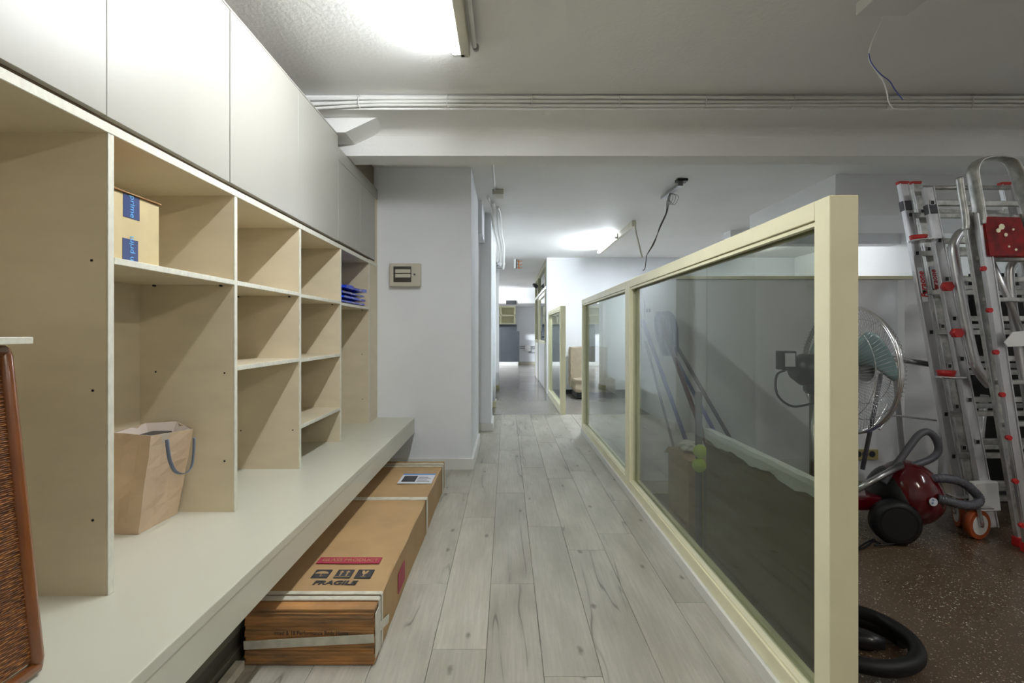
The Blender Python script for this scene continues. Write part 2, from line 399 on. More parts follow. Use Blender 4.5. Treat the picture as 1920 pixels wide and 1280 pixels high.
# left-hand wall of the passage: the wall with the fuse box, then piers
wd = struct('wall_front', XL, -.289, 4.18, 5.20, 0, ZC2, m['wall'], bev=.003)
struct('baseboard_front', XL, -.269, 4.158, 5.19, 0, .09, m['trim'])
struct('door_1', -.40, -.33, 5.20, 5.79, 0, Z(.95), m['wall_warm'])
box('door_frame', -.345, -.283, 5.185, 5.22, 0, Z(.99), m['trim'], bpy.data.objects['door_1'])
box('lintel', -.41, -.25, 5.20, 5.79, Z(1.0), ZC2, m['wall'], bpy.data.objects['door_1'])
p1 = struct('wall_passage', -1.2, -.175, 5.79, 6.30, 0, ZC2, m['wall'], bev=.003)
box('baseboard', -.41, -.155, 5.77, 6.30, 0, .09, m['trim'], p1)
box('wall_segment', -1.2, -.215, 6.30, 7.6, 0, ZC2, m['wall'], p1, bev=0)
box('pier', -1.2, -.172, 7.6, 7.9, 0, ZC2, m['wall'], p1, bev=0)
box('baseboard', -.3, -.155, 7.585, 7.9, 0, .09, m['cream'], p1)
box('wall_segment', -1.2, -.21, 7.9, 10.1, 0, ZC2, m['wall'], p1, bev=0)
box('pier', -1.2, -.155, 10.1, 10.5, 0, ZC2, m['wall_warm'], p1, bev=0)
box('baseboard', -.3, -.14, 10.08, 10.5, 0, .07, m['olive'], p1)
struct('wall_return', -3.2, -1.2, 10.4, 10.5, 0, ZC2, m['wall'], bev=0)
struct('wall_west', -3.3, -3.2, 10.4, YF, 0, ZC2, m['wall'], bev=0)
# big white wall behind the passage on the right, and the soffit lip at the far end
struct('wall_middle', .727, XR, 9.25, 9.40, 0, ZC2, m['wall'], bev=0)
struct('baseboard_middle', .80, XR, 9.235, 9.25, 0, .08, m['slate'])
struct('baseboard_far', .0, XR, YF-.02, YF, 0, .10, m['ivory'])
box('soffit', -3.2, XR, 15.6, YF, Z(.87), ZC2, m['wall_warm'], ceiling, bev=0)

# low storage wall with its cream cap (meets the partition at its middle post)
lw = struct('wall_low', .905, XR, 3.56, 3.66, 0, Z(.365), m['wall'], bev=0)
box('cap_rail', .905, XR, 3.545, 3.675, Z(.365), Z(.388), m['cream'], lw)
box('baseboard', .905, XR, 3.545, 3.56, 0, .085, m['ivory'], lw)
# pilaster on the low wall
box('pilaster', 2.72, 2.95, 3.50, 3.56, .0, Z(.36), m['wall_warm'], lw, bev=0)

# ------------------------------------------------------------------ glazed partitions
XP = .835; TH = .075; ZT = Z(.354)
def partition(root, x, bays, z_top, skirt=True):
    """bays = list of (y0,y1) between stile centres; stile .064 wide"""
    sw = .066; xm = x+TH/2
    for (y0, y1) in bays:
        box('stile', x, x+TH, y0, y0+sw, .05, z_top, m['cream'], root, bev=.002)
        box('stile', x, x+TH, y1-sw, y1, .05, z_top, m['cream'], root, bev=.002)
        box('top_rail', x, x+TH, y0+sw, y1-sw, z_top-.052, z_top, m['cream'], root, bev=.002)
        box('bottom_rail', x, x+TH, y0+sw, y1-sw, .05, .108, m['cream'], root, bev=.002)
        for s in (0, 1):     # glazing beads each side of the pane
            xa = x+.006 if s == 0 else x+TH-.024
            bm = nb()
            add_box(bm, xa, xa+.018, y0+sw, y1-sw, z_top-.066, z_top-.054)
            add_box(bm, xa, xa+.018, y0+sw, y1-sw, .108, .116)
            add_box(bm, xa, xa+.018, y0+sw, y0+sw+.010, .116, z_top-.066); add_box(bm, xa, xa+.018, y1-sw-.010, y1-sw, .116, z_top-.066)
            obj('glazing_bead', bm, m['cream'], root)
        box('glass_pane', xm-.003, xm+.003, y0+sw-.004, y1-sw+.004, .104, z_top-.048, m['glass_t'], root, bev=0)
    y0 = bays[0][0]; y1 = bays[-1][1]
    if skirt: box('skirting', x-.012, x+TH+.012, y0, y1, 0, .05, m['trim'], root, bev=.003)
    else: box('skirting', x, x+TH, y0, y1, 0, .05, m['cream'], root, bev=.003)
pa = thing('glazed_partition', (XP+TH/2, 3.5, 0), 'long cream-framed smoked glass partition beside the plank passage, two bays', 'partition')
partition(pa, XP, [(1.323, 3.545), (3.545, 5.70)], ZT)
pb = thing('glazed_partition', (.765, 8.0, 0), 'short cream-framed glass partition standing farther down on the grey floor', 'partition')
partition(pb, .727, [(6.95, 9.0)], ZT, False)
# full-height glazed partition and its door, farther down the passage
pc = thing('office_partition', (.765, 11, 0), 'full-height olive-framed glazed partition at the far end of the passage', 'partition')
for (a, b) in ((9.42, 9.50), (9.75, 9.83), (11.9, 12.0), (13.1, 13.2)):
    box('post', .727, .802, a, b, 0, ZC2, m['olive'], pc)
for (a, b) in ((9.50, 9.75), (9.83, 11.9), (12.0, 13.1)):
    box('head_rail', .727, .802, a, b, ZC2-.10, ZC2, m['olive'], pc)
    box('transom', .727, .802, a, b, Z(.80), Z(.86), m['olive'], pc)
    box('glass_pane', .762, .768, a, b, Z(.86), ZC2-.10, m['glass_c'], pc, bev=0)
for (a, b) in ((9.50, 9.75), (12.0, 13.1)):
    box('mid_rail', .727, .802, a, b, .86, .93, m['olive'], pc)
    box('glass_pane', .762, .768, a, b, .93, Z(.80), m['glass_c'], pc, bev=0)
    box('lower_panel', .735, .795, a, b, 0, .86, m['trim'], pc)
dr = struct('door_2', .737, .792, 9.85, 11.88, .01, .88, m['trim'])
box('glass_pane', .762, .768, 9.93, 11.80, .94, Z(.72), m['glass_c'], dr, bev=0)
for (a, b) in ((9.85, 9.93), (11.80, 11.88)): box('stile', .737, .792, a, b, .88, Z(.79), m['cream'], dr)
for (a, b) in ((.88, .94), (Z(.72), Z(.79))): box('rail', .737, .792, 9.93, 11.80, a, b, m['cream'], dr)
bm = nb(); add_cyl(bm, (.71, 9.90, 1.02), (1,0,0), .012, .05, 10); add_box(bm, .68, .70, 9.89, 10.02, 1.01, 1.03); obj('door_handle', bm, m['black'], dr)

# ------------------------------------------------------------------ left wall furniture
XF = -1.053; XBK = -1.42; BT = .423        # front plane, back panel, bench top
be = thing('bench', (-1.1, 2.0, 0), 'long cream laminate bench running under the beige shelving', 'bench')
box('bench_top', XL+.003, -.75, -1.0, 3.40, BT-.03, BT, m['bench'], be, bev=.003)
box('bench_top', XL+.003, -.75, 3.403, 4.175, BT-.03, BT, m['bench'], be, bev=.003)
box('front_panel', -.775, -.752, -1.0, 4.175, .298, BT-.03, m['bench'], be, bev=.001)
box('underside', XL+.003, -.775, -1.0, 4.175, .298, .31, m['beige'], be, bev=0)
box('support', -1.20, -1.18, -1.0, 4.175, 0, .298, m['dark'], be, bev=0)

sh = thing('shelving_unit', (XF, 2.5, BT), 'beige open shelving of tall and square compartments above the bench', 'shelving')
DT = .021
divs = [.735, 1.353, 1.982, 2.603, 3.243, 3.915]
for y in divs:
    d = box('divider', XBK, XF-.004, y, y+DT, BT, Z(.527), m['beige'], sh, bev=0)
    box('edge_band', XF-.004, XF, y, y+DT, BT, Z(.527), m['beige_edge'], d, bev=.001)
box('back_panel', XBK-.012, XBK, -.9, 4.17, BT, Z(.55), m['beige'], sh, bev=0)
box('top_board', XBK, XF-.004, -.9, 4.17, Z(.527), Z(.549), m['beige'], sh, bev=0)
box('top_edge', XF-.004, XF+.002, -.9, 4.17, Z(.526), Z(.551), m['beige_edge'], sh, bev=.001)
def shelf(i, zt, t=.018):
    y0 = divs[i]+DT; y1 = divs[i+1]
    s = box('shelf', XBK, XF-.004, y0+.001, y1-.001, Z(zt)-t, Z(zt), m['beige'], sh, bev=0)
    box('edge_band', XF-.004, XF, y0+.001, y1-.001, Z(zt)-t, Z(zt), m['beige_edge'], s, bev=.001)
    for y in (y0+.006, y1-.006):
        for x in (XF-.05, XBK+.06):
            bm = nb(); add_cyl(bm, (x, y, Z(zt)-t-.004), (0,1,0), .004, .012, 8); obj('shelf_pin', bm, m['black'], s)
shelf(1, .200); shelf(2, .200); shelf(3, .195); shelf(4, .188); shelf(2, -.133); shelf(3, -.137); shelf(3, -.478)
box('filler_panel', XF-.012, XF-.002, 3.936, 4.175, BT, Z(.56), m['beige'], sh, bev=.001)
for y, lst in ((1.353, ((172,488),(174,732),(174,975))), (1.982, ((292,697),(421,699),(421,864))), (2.603, ((452,807),(549,806))), (3.915, ((679,664),(680,748)))):
    for px, py in lst:
        p = P(px, py, y); bm = nb(); add_cyl(bm, (p.x, y-.0006, p.z), (0,1,0), .0035, .0012, 10); obj('pin_hole', bm, m['black'], sh)

wc = thing('wall_cabinet', (XF, 2.0, Z(.56)), 'run of tall pale handleless cupboards fixed above the beige shelving', 'cabinet')
box('carcass', XL, XF-.022, -.9, 3.2, Z(.551), Z(1.228), m['brown_panel'], wc, bev=0)
box('carcass', XL, XF-.022, 3.2, 4.17, Z(.551), Z(1.075), m['brown_panel'], wc, bev=0)
djs = [-.5, .12, .74, 1.347, 1.948, 2.585, 3.20]
for i in range(len(djs)-1):
    bump = (0, 0, .002, 0, .0015, 0)[i]
    box('cupboard_door', XF-.020+bump, XF+bump, djs[i]+.0022, djs[i+1]-.0022, Z(.568), Z(1.225), m['door'], wc, bev=.001)
for a, b in ((3.20, 3.69), (3.69, 4.10)):
    box('cupboard_door', XF-.020, XF, a+.0028, b-.0028, Z(.572), Z(1.075), m['door'], wc, bev=.001)
box('filler_panel', XF-.02, XF-.004, 4.10, 4.175, Z(.553), Z(1.10), m['beige'], wc, bev=0)
box('filler_panel', XF-.02, XF, 3.202, 4.175, Z(1.077), Z(1.158), m['door'], wc, bev=0)
box('filler_panel', XF-.10, XF-.03, 3.57, 4.175, Z(1.077), ZC2-.002, m['brown_panel'], wc, bev=0)
box('top_trim', XF-.02, XF+.001, -.9, 3.20, Z(1.2265), Z(1.234), m['door'], wc, bev=0)

# loose shelf board and rattan panel, near left
box('rattan_tmp', 0,.01,0,.01,0,.01, m['cane']); bpy.data.objects.remove(bpy.data.objects['rattan_tmp'])
lean = Vector((-1.018+.950, 0, .655))                          # rattan panel leans back on the shelving front
rp = thing('rattan_panel', (-.955, .7, BT), 'brown woven rattan panel with a varnished cane frame leaning at left edge', 'headboard')
def rpt(y, s, dx=0): return Vector((-.952, y, BT+.012)) + lean*s + Vector((dx, 0, 0))
bm = nb(); A = [bm.verts.new(rpt(y, s, dx)) for dx in (-.012, -.004) for y, s in ((.06,.03),(1.03,.03),(1.03,.975),(.06,.975))]
for q in ((0,1,2,3),(7,6,5,4),(0,4,5,1),(1,5,6,2),(2,6,7,3),(3,7,4,0)): bm.faces.new([A[i] for i in q])
obj('weave', bm, m['rattan'], rp)
# cane strands raised on the weave
bm = nb()
for k in range(150):
    s = .04+.93*k/150; y = .62
    pts = [rpt(.62+.41*j/24, s+random.uniform(-.0010,.0010), -.004+.0013*math.sin(j*math.pi/1.0+(k%2)*math.pi+.8)) for j in range(25)]
    add_tube(bm, pts, .0019, 4, cap=False)
o = obj('cane_strand', bm, m['rattan'], rp); o['kind'] = 'stuff'
for y in (.05, 1.043):
    tubeobj('frame_upright', [rpt(y, s, -.006) for s in (0, .03, .5, .97, .995)], [.010,.014,.014,.014,.010], m['cane'], rp, 10)
for s in (.005, .985):
    tubeobj('frame_rail', [rpt(y, s, -.006) for y in (.05, .5, 1.043)], .013, m['cane'], rp, 10)
for s in (.33, .66): tubeobj('frame_rail', [rpt(y, s, -.012) for y in (.05, .5, 1.03)], .007, m['cane'], rp, 8)
lb = box('loose_shelf', -1.40, -.972, .78, 1.052, Z(-.0245), Z(-.0105), m['beige_edge'], bev=.001)
tag(lb, 'loose pale shelf board resting on top of the rattan panel', 'shelf')

# parcel box on the top shelf
pk = thing('parcel_box', (-1.2, 1.48, Z(.2)), 'pale square cardboard parcel with navy printed tape on the shelf', 'box')
bm = nb(); add_box(bm, -1.34, -1.068, 1.378, 1.574, Z(.2005), Z(.388), .002); obj('carton', bm, m['card_pale'], pk)
bm = nb(); add_box(bm, -1.342, -1.062, 1.377, 1.577, Z(.389), Z(.3925), .001); obj('lid_flap', bm, m['card_edge'], pk)
def tape_patch(y0, y1, z0, z1, s, cz, up):
    t = box('tape', -1.068, -1.0668, y0, y1, Z(z0), Z(z1), m['navy'], pk, bev=0)
    yd = (0,-1,0) if up else (0,1,0); xd = (0,0,1) if up else (0,0,-1)
    text('lettering', s, .027, m['cyan'], t, (-1.0665, (y0+y1)/2+(0.003), Z(cz)), xd, yd, align='CENTER')
tape_patch(1.425, 1.488, .322, .387, 'prime', .356, False)
tape_patch(1.423, 1.482, .2005, .262, 'on prim', .230, True)

# paper bag
bg = thing('paper_bag', (-1.26, 1.85, BT), 'brown kraft paper carrier bag with blue-grey ribbon handles in the shelving', 'bag')
rim = [(222,810,1.745),(283,817,1.715),(362.5,804,1.945),(308,791,1.975),(236,803,1.93)]
b0 = [(-1.40,1.768),(-1.267,1.760),(-1.262,1.962),(-1.30,1.972),(-1.40,1.965)]
top = [P(*r) for r in rim]; top[0] = Vector((-1.335, 1.735, Z(-.342))); top[3] = Vector((-1.27,1.975,Z(-.343))); top[4] = Vector((-1.375,1.95,Z(-.346)))
bm = nb(); rings_ = []; NL = 9
for lvl in range(NL+1):
    t = lvl/NL; ring = []
    for i in range(5):
        a0 = Vector((*b0[i], BT+.001)); a1 = top[i]; j = (i+1) % 5
        c0 = Vector((*b0[j], BT+.001)); c1 = top[j]
        for s in (0, .33, .66):
            p = (a0.lerp(a1, t)).lerp(c0.lerp(c1, t), s)
            if 0 < s and 0 < lvl: 
                n_ = Vector((p.x+1.32, p.y-1.86, 0)).normalized(); p += n_*(.006*math.sin(t*7+s*9+i*2)-.004)
            if 0 < lvl < NL: p += Vector((random.uniform(-.0015,.0015), random.uniform(-.0015,.0015), 0))
            ring.append(bm.verts.new(p))
    rings_.append(ring)
n_ = 15
for a, b in zip(rings_, rings_[1:]):
    for k in range(n_): bm.faces.new((a[k], a[(k+1)%n_], b[(k+1)%n_], b[k]))
bm.faces.new(rings_[0][::-1])
o = obj('paper_body', bm, m['kraft'], bg)
sm = o.modifiers.new('thick', 'SOLIDIFY'); sm.thickness = .0012
# lining band inside the rim
bm = nb(); cen = sum(top, Vector())/5
A = [bm.verts.new(p.lerp(cen, .045)+Vector((0,0,-.001))) for p in top]; B = [bm.verts.new(p.lerp(cen, .26)+Vector((0,0,-.05))) for p in top]
for k in range(5): bm.faces.new((A[k], A[(k+1)%5], B[(k+1)%5], B[k]))
o = obj('lining', bm, m['kraft_in'], bg); sm = o.modifiers.new('thick', 'SOLIDIFY'); sm.thickness = .001
box('bag_content', -1.335, -1.26, 1.78, 1.93, Z(-.43), Z(-.372), m['black'], bg, bev=.004)
hp = [P(311,824,1.79), P(313,845,1.785), P(317,865,1.785), P(326,883,1.79), P(340,888,1.82), P(352,882,1.85), P(358,870,1.87), P(361,845,1.885), P(362,820,1.90)]
hp = [Vector((p.x+.004, p.y, p.z)) for p in hp]
bm = nb(); add_tube(bm, bez(hp, 5), .0075, 6, ry=.0016); obj('ribbon_handle', bm, m['ribbon'], bg)
hp2 = [Vector((-1.372, 1.80, Z(-.365))), Vector((-1.382, 1.81, Z(-.45))), Vector((-1.385, 1.86, Z(-.47))), Vector((-1.382, 1.91, Z(-.44))), Vector((-1.38, 1.92, Z(-.365)))]
bm = nb(); add_tube(bm, bez(hp2, 5), .006, 6, ry=.0016); obj('ribbon_handle', bm, m['ribbon'], bg)

# blue packets on the far shelf
zb = Z(.188); names = ['lowest', 'second from below', 'third from below', 'topmost']
for k in range(4):
    bm = nb(); hgt = (.026,.030,.030,.034)[k]; nx, ny = 10, 12; vt = {}
    x0, x1, y0, y1 = -1.38, -1.045+(-.012,.0,-.01,.018)[k], 3.285, 3.80-.02*(k % 2)
    for s in (0, 1):
        for i in range(nx+1):
            for j in range(ny+1):
                u, v = i/nx, j/ny; e = min(u, 1-u, v, 1-v)*8; bul = .45+.55*min(1, e)**.5
                zz = zb+hgt/2 + (hgt/2*.96*bul*(1 if s else -1))*(1+.10*math.sin(u*17+k*2)*math.sin(v*15+k)) 
                if k == 3 and s: zz += .006*math.sin(v*9)
                vt[s,i,j] = bm.verts.new((x0+(x1-x0)*u+.003*math.sin(v*20+k), y0+(y1-y0)*v, zz))
    for i in range(nx):
        for j in range(ny):
            bm.faces.new((vt[0,i,j],vt[0,i,j+1],vt[0,i+1,j+1],vt[0,i+1,j])); bm.faces.new((vt[1,i,j],vt[1,i+1,j],vt[1,i+1,j+1],vt[1,i,j+1]))
    rim = [(i,0) for i in range(nx)]+[(nx,j) for j in range(ny)]+[(nx-i,ny) for i in range(nx)]+[(0,ny-j) for j in range(ny)]
    for a, b in zip(rim, rim[1:]+rim[:1]): bm.faces.new((vt[0,a[0],a[1]], vt[0,b[0],b[1]], vt[1,b[0],b[1]], vt[1,a[0],a[1]]))
    o = obj('plastic_packet', bm, m['blue'], smooth=True)
    tag(o, 'glossy blue plastic packet on the far top shelf, %s of its stack' % names[k], 'packet', 'blue packets stacked on the far shelf')
    zb += hgt+.0008

# ------------------------------------------------------------------ long carton on the floor
bx = thing('flat_carton', (-.65, 2.7, 0), 'long brown glass-product carton lying on the planks under the bench edge', 'box')
X0, X1, Y0, Y1, HB = -.880, -.448, 1.735, 3.69, .188
bm = nb(); nseg = 14
profs = []
for i in range(nseg+1):
    y = Y0+(Y1-Y0)*i/nseg; yy = y
    bulge = .004*math.sin(i*1.7); drop = 0 if i > 0 else .018
    profs.append([bm.verts.new(p) for p in ((X0, y, .001), (X1+.002*math.sin(i), y, .001), (X1+.002*math.sin(i*2), y, HB-drop-.006), (X1-.006, y, HB-drop), ((X0+X1)/2, y, HB-drop+bulge), (X0+.006, y, HB-drop), (X0, y, HB-drop-.006))])
for a, b in zip(profs, profs[1:]):
    for k in range(7): bm.faces.new((a[k], a[(k+1)%7], b[(k+1)%7], b[k]))
bm.faces.new(profs[0]); bm.faces.new(profs[-1][::-1])
obj('carton_body', bm, m['card'], bx)
# worn near end: corrugated layers
bm = nb(); nlay = 15
for k in range(nlay):
    z0 = .002+k*.0116; add_box(bm, X0+.002*math.sin(k*2.1), X1+.003+.002*math.sin(k*1.3), Y0-.016+.0018*math.sin(k*1.9), Y0+.03, z0, z0+.0114, .0015)
add_box(bm, X0+.002, X1+.003, Y0-.012, Y0+.055, HB-.012, HB-.001, .004)
obj('worn_end', bm, m['card_end'], bx)
bm = nb()     # white tape straps: two over the top near end, one round the middle, two at the far end, one across the near end
def strap(y0, y1, dz=.002, slant=0):
    b_ = nb(); add_box(b_, X0-.002, X1+.004, y0, y1, HB+.001, HB+.004+dz, .0005); add_box(b_, X1+.0035, X1+.006, y0, y1, .01, HB+.003, .0005); obj('tape_strap', b_, m['tape'], bx)
bm.free()
strap(1.772, 1.797); strap(1.81, 1.832); strap(2.83, 2.875); strap(3.53, 3.55); strap(3.585, 3.61)
text('lettering', 'nited & 18 Performance Body Home', .021, m['black_print'], bx, (-.655, Y0-.0185, .110), (1,0,0), (0,0,1), sx=.80)
bm = nb(); add_bar(bm, (X0, Y0-.021, .071), (X1+.004, Y0-.021, .094), .028, .003, side=(0,0,1)); obj('tape_strap', bm, m['tape'], bx)
bm = nb(); add_box(bm, X1+.004, X1+.0068, Y0-.01, Y0+.06, .02, .17, .0008); add_bar(bm, (X1+.007, Y0, .11), (X1+.007, Y0+.18, .05), .03, .0015, side=(0,0,1)); obj('tape_patch', bm, m['tape'], bx)
ZB = HB+.0045
rb = box('print_band', -.765, -.512, 2.055, 2.110, HB+.0015, ZB-.0005, m['red_print'], bx, bev=0)
text('lettering', 'GLASS PRODUCT', .034, m['card'], rb, (-.636, 2.082, ZB), (1,0,0), (0,1,0), sx=.86)
text('lettering', 'FRAGILE', .042, m['black_print'], bx, (-.636, 1.893, ZB), (1,0,0), (0,1,0), bold=.0016, shear=.12, sx=1.02)
def icon(xc, kind):
    w = .031; yc = 1.966
    bm = nb(); add_box(bm, xc-w, xc+w, yc-.034, yc+.034, HB+.0015, ZB-.0005); ic = obj('symbol_tile', bm, m['black_print'], bx)
    bm = nb(); z0, z1 = ZB-.0004, ZB+.0004
    def pg(pts):
        v = [bm.verts.new((xc+a, yc+b, z1)) for a, b in pts]; bm.faces.new(v)
    if kind == 'umbrella':
        pg([(.026*math.cos(t), .020*math.sin(t)-.001) for t in [i*math.pi/10 for i in range(11)]]); pg([(-.0015,-.022),(.0015,-.022),(.0015,0),(-.0015,0)]); pg([(.0015,-.022),(.009,-.022),(.009,-.016),(.007,-.016),(.007,-.020),(.0015,-.020)])
    if kind == 'arrows':
        for s in (-.012, .012):
            pg([(s-.003,-.018),(s+.003,-.018),(s+.003,.010),(s-.003,.010)]); pg([(s-.009,.010),(s+.009,.010),(s,.024)])
        pg([(-.028,-.027),(.028,-.027),(.028,-.022),(-.028,-.022)])
    if kind == 'glass':
        pg([(-.013,.024),(-.004,.024),(0,.010),(.005,.024),(.013,.024),(.010,.002),(.002,-.006),(-.002,-.006),(-.010,.002)]); pg([(-.002,-.006),(.002,-.006),(.002,-.020),(-.002,-.020)]); pg([(-.010,-.020),(.010,-.020),(.010,-.024),(-.010,-.024)])
    obj('symbol', bm, m['card'], ic)
icon(-.710, 'umbrella'); icon(-.624, 'arrows'); icon(-.546, 'glass')
sk = box('sticker', -.672, -.462, 3.14, 3.35, HB+.0015, ZB, m['sticker'], bx, bev=0)
box('sticker_print', -.655, -.57, 3.17, 3.30, ZB, ZB+.0006, m['black_print'], sk, bev=0); box('sticker_print', -.672, -.462, 3.32, 3.35, ZB, ZB+.0006, m['sky_print'], sk, bev=0)
for k in range(4): box('sticker_print', -.56, -.48-.02*(k % 2), 3.175+k*.03, 3.183+k*.03, ZB, ZB+.0006, m['black_print'], sk, bev=0)
box('side_label', X1+.0025, X1+.0045, 2.10, 2.23, .045, .125, m['red_print'], bx, bev=0)
# boards slid under the bench, behind the carton
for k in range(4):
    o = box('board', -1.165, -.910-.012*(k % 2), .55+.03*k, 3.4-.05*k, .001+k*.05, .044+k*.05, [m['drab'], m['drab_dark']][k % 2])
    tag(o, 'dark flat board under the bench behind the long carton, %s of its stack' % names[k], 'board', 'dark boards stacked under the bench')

o = box('timber_strip', -.90, -.87, .6, 1.70, .0, .03, m['tape']); tag(o, 'pale painted strip on the floor under the bench before the carton', 'strip')
# fuse box on the wall
fb = thing('fuse_box', (-.82, 4.18, Z(.36)), 'ivory fuse box with a small dark window on the white wall', 'fuse box')
YW = 4.178
bm = nb(); add_box(bm, -.945, -.695, YW-.055, YW, Z(.367), Z(.553), .008); obj('housing', bm, m['ivory'], fb)
box('window', -.912, -.768, YW-.0575, YW-.052, Z(.400), Z(.527), m['switch'], fb, bev=.001)
for z0 in (.438, .474): box('switch_strip', -.897, -.774, YW-.061, YW-.056, Z(z0), Z(z0+.029), m['ivory'], fb, bev=.001)
bm = nb(); add_cyl(bm, (-.742, YW-.056, Z(.462)), (0,1,0), .009, .004, 16); obj('lock', bm, m['grey_p'], fb)

# ------------------------------------------------------------------ ceiling cables and fixtures
cb = []
for k, (dz, col) in enumerate(((1.392, 'top'), (1.368, 'middle'), (1.346, 'lowest'))):
    pts = []
    for i in range(60):
        x = -1.30+(XR+1.25)*i/59
        sag = .030*max(0, 1-(x+1.30)/.55)**1.5*(.5+.7*k)
        pts.append((x, 3.046-.001*k, Z(dz)-sag*.6+.002*math.sin(x*2.3+k*1.5)))
    o = tubeobj('ceiling_cable', pts, .0115-.0012*k, m['cable'], None, 8)
    tag(o, 'white cable clipped along the ceiling step above the beam, %s of three' % col, 'cable', 'white cables along the beam')
for px, pl in zip((672, 838, 998, 1162, 1325, 1490, 1668, 1825), ('first', 'second', 'third', 'fourth', 'fifth', 'sixth', 'seventh', 'eighth')):
    x = (px-950)*3.03/960; bm = nb()
    add_tube(bm, [(x+.004,3.05,Z(1.41)), (x,3.030,Z(1.395)), (x-.002,3.028,Z(1.345)), (x+(-.02 if px > 1200 else .015),3.02,Z(1.318))], .0028, 6)
    o = obj('cable_tie', bm, m['white_p']); tag(o, 'small white tie holding the three ceiling cables, %s from the left' % pl, 'cable tie', 'ties round the ceiling cables')
def batten(name_label, x, y0, y1, zc, lit, tube_side=-1, mt=None, group='strip lights on the ceiling'):
    t = thing('strip_light', (x, (y0+y1)/2, zc), name_label, 'lamp', group)
    bm = nb(); add_box(bm, x-.024, x+.024, y0, y1, zc-.075, zc-.002, .006); obj('housing', bm, m['ivory'], t)
    if lit:
        xt = x+tube_side*.047
        tubeobj('fluorescent_tube', [(xt, y0+.03, zc-.062), (xt, y1-.03, zc-.062)], .014, mt, t, 12)
        for y in (y0+.018, y1-.018): 
            bm = nb(); add_box(bm, min(xt, x)-.012, max(xt, x)+.0, y-.012, y+.012, zc-.075, zc-.045, .003); obj('tube_holder', bm, m['white_p'], t)
    return t
t = batten('lit strip light on the near ceiling above the passage', -.2025, 1.27, 2.50, ZC1, True, -1, tube_near)
tubeobj('side_conduit', [(-.156, 1.0, ZC1-.035), (-.156, 2.47, ZC1-.035), (-.156, 2.50, ZC1-.02)], .011, m['cable'], t, 10)
bm = nb(); add_cyl(bm, (-.150, 2.49, ZC1-.03), (0,1,0), .016, .02, 10); obj('conduit_end', bm, m['steel'], t)
batten('lit strip light behind the camera over the storage side', 1.88, -1.2, .1, ZC1, True, -1, tube_back)
batten('lit strip light farther down, over the room behind the glass partition', 1.52, 6.95, 8.25, ZC2, True, -1, tube_far)
batten('bare unlit extension of the far strip light on the ceiling', 1.53, 6.15, 6.93, ZC2, False)
t = batten('lit strip light at the far end by the dark boards', -1.4, 14.1, 15.3, ZC2, True, 1, tube_end); t.rotation_euler.z = math.pi/2
batten('added fill strip light over the far storage bay behind the low wall', 3.9, 7.4, 8.6, ZC2, True, 1, tube_fill)  # added lamp, fills the bay and soffits behind the low wall
batten('lit strip light in the far office bay', 2.6, 11.5, 12.9, ZC2, True, 1, tube_far)

batten('added fill strip light over the storage side, out of view beyond the ladders', 3.35, .45, 1.65, ZC1, True, 1, tube_fill)  # unseen lamp added to brighten the ladders, low wall and ceiling
# unlit white fixture at upper right with its dangling wires
f1 = thing('ceiling_fixture', (1.66, 1.75, ZC1-.07), 'unlit white ceiling fixture with a dangling wire at upper right', 'lamp')
bm = nb(); add_box(bm, 1.50, 1.72, 2.05, 2.20, ZC1-.055, ZC1-.002, .003); obj('housing', bm, m['white_p'], f1)
bm = nb(); add_box(bm, 1.745, 1.775, 2.05, 2.13, ZC1-.03, ZC1-.002, .003); obj('side_conduit', bm, m['white_p'], f1)
w0 = [P(1657,25,2.2), P(1652,45,2.2), P(1640,68,2.2), P(1629,98,2.2), P(1632,116,2.2), P(1645,135,2.2), P(1655,150,2.2)]
tubeobj('white_wire', bez(w0, 5), .0036, m['cable'], f1, 6)
tubeobj('blue_wire', bez([P(1629,100,2.195), P(1634,118,2.19), P(1650,138,2.19), P(1668,152,2.2), P(1678,168,2.2), P(1693,187,2.2)], 5), .0022, m['wire_b'], f1, 6)
tubeobj('white_wire', bez([P(1645,135,2.2), P(1655,150,2.2), P(1662,170,2.2), P(1666,190,2.2), P(1675,203,2.2), P(1686,205,2.2)], 5), .0024, m['cable'], f1, 6)
# old bare fixture hanging farther in, with drooping wires
f2 = thing('bare_lamp_rail', (1.55, 4.8, ZC2-.03), 'old bare lamp rail with drooping dark wires on the ceiling', 'lamp')
bm = nb(); add_bar(bm, P(1243,371,4.98)+Vector((0,0,.0)), P(1276,345,4.52), .045, .03, side=(1,0,0)); obj('rail', bm, m['steel'], f2)
bm = nb(); add_box(bm, 1.49, 1.58, 4.46, 4.54, ZC2-.025, ZC2-.002); obj('end_cap', bm, m['black'], f2)
bm = nb()
for k in range(3):
    d = Vector((.006*k-.006, .004*k, 0))
    add_tube(bm, bez([P(1257,362,4.75)+d, P(1253,378,4.78)+d*2, P(1250,398,4.8)+d, P(1238,425,4.85)+d, P(1226,455,4.9)-d, P(1212,479,4.9)], 5), .0032, 6)
for k in range(3): add_tube(bm, bez([P(1257,362,4.75), P(1262+5*k,368,4.75), P(1256+4*k,384,4.75), P(1253,372,4.75)], 5), .002, 5)
add_tube(bm, bez([P(1212,479,4.9), P(1211,492,4.9), P(1209,504,4.9), P(1205,507,4.9)], 4), .004, 6)
obj('drooping_wire', bm, m['wire_d'], f2)
# thin conduit stick hanging at left of it
o = tubeobj('hanging_conduit', bez([P(1191,417,6.1), P(1192,433,6.1), P(1198,458,6.0), P(1204,482,5.9)], 4), .010, m['ivory'], None, 8)
tag(o, 'thin ivory conduit hanging from the ceiling by the far lit lamp', 'conduit')
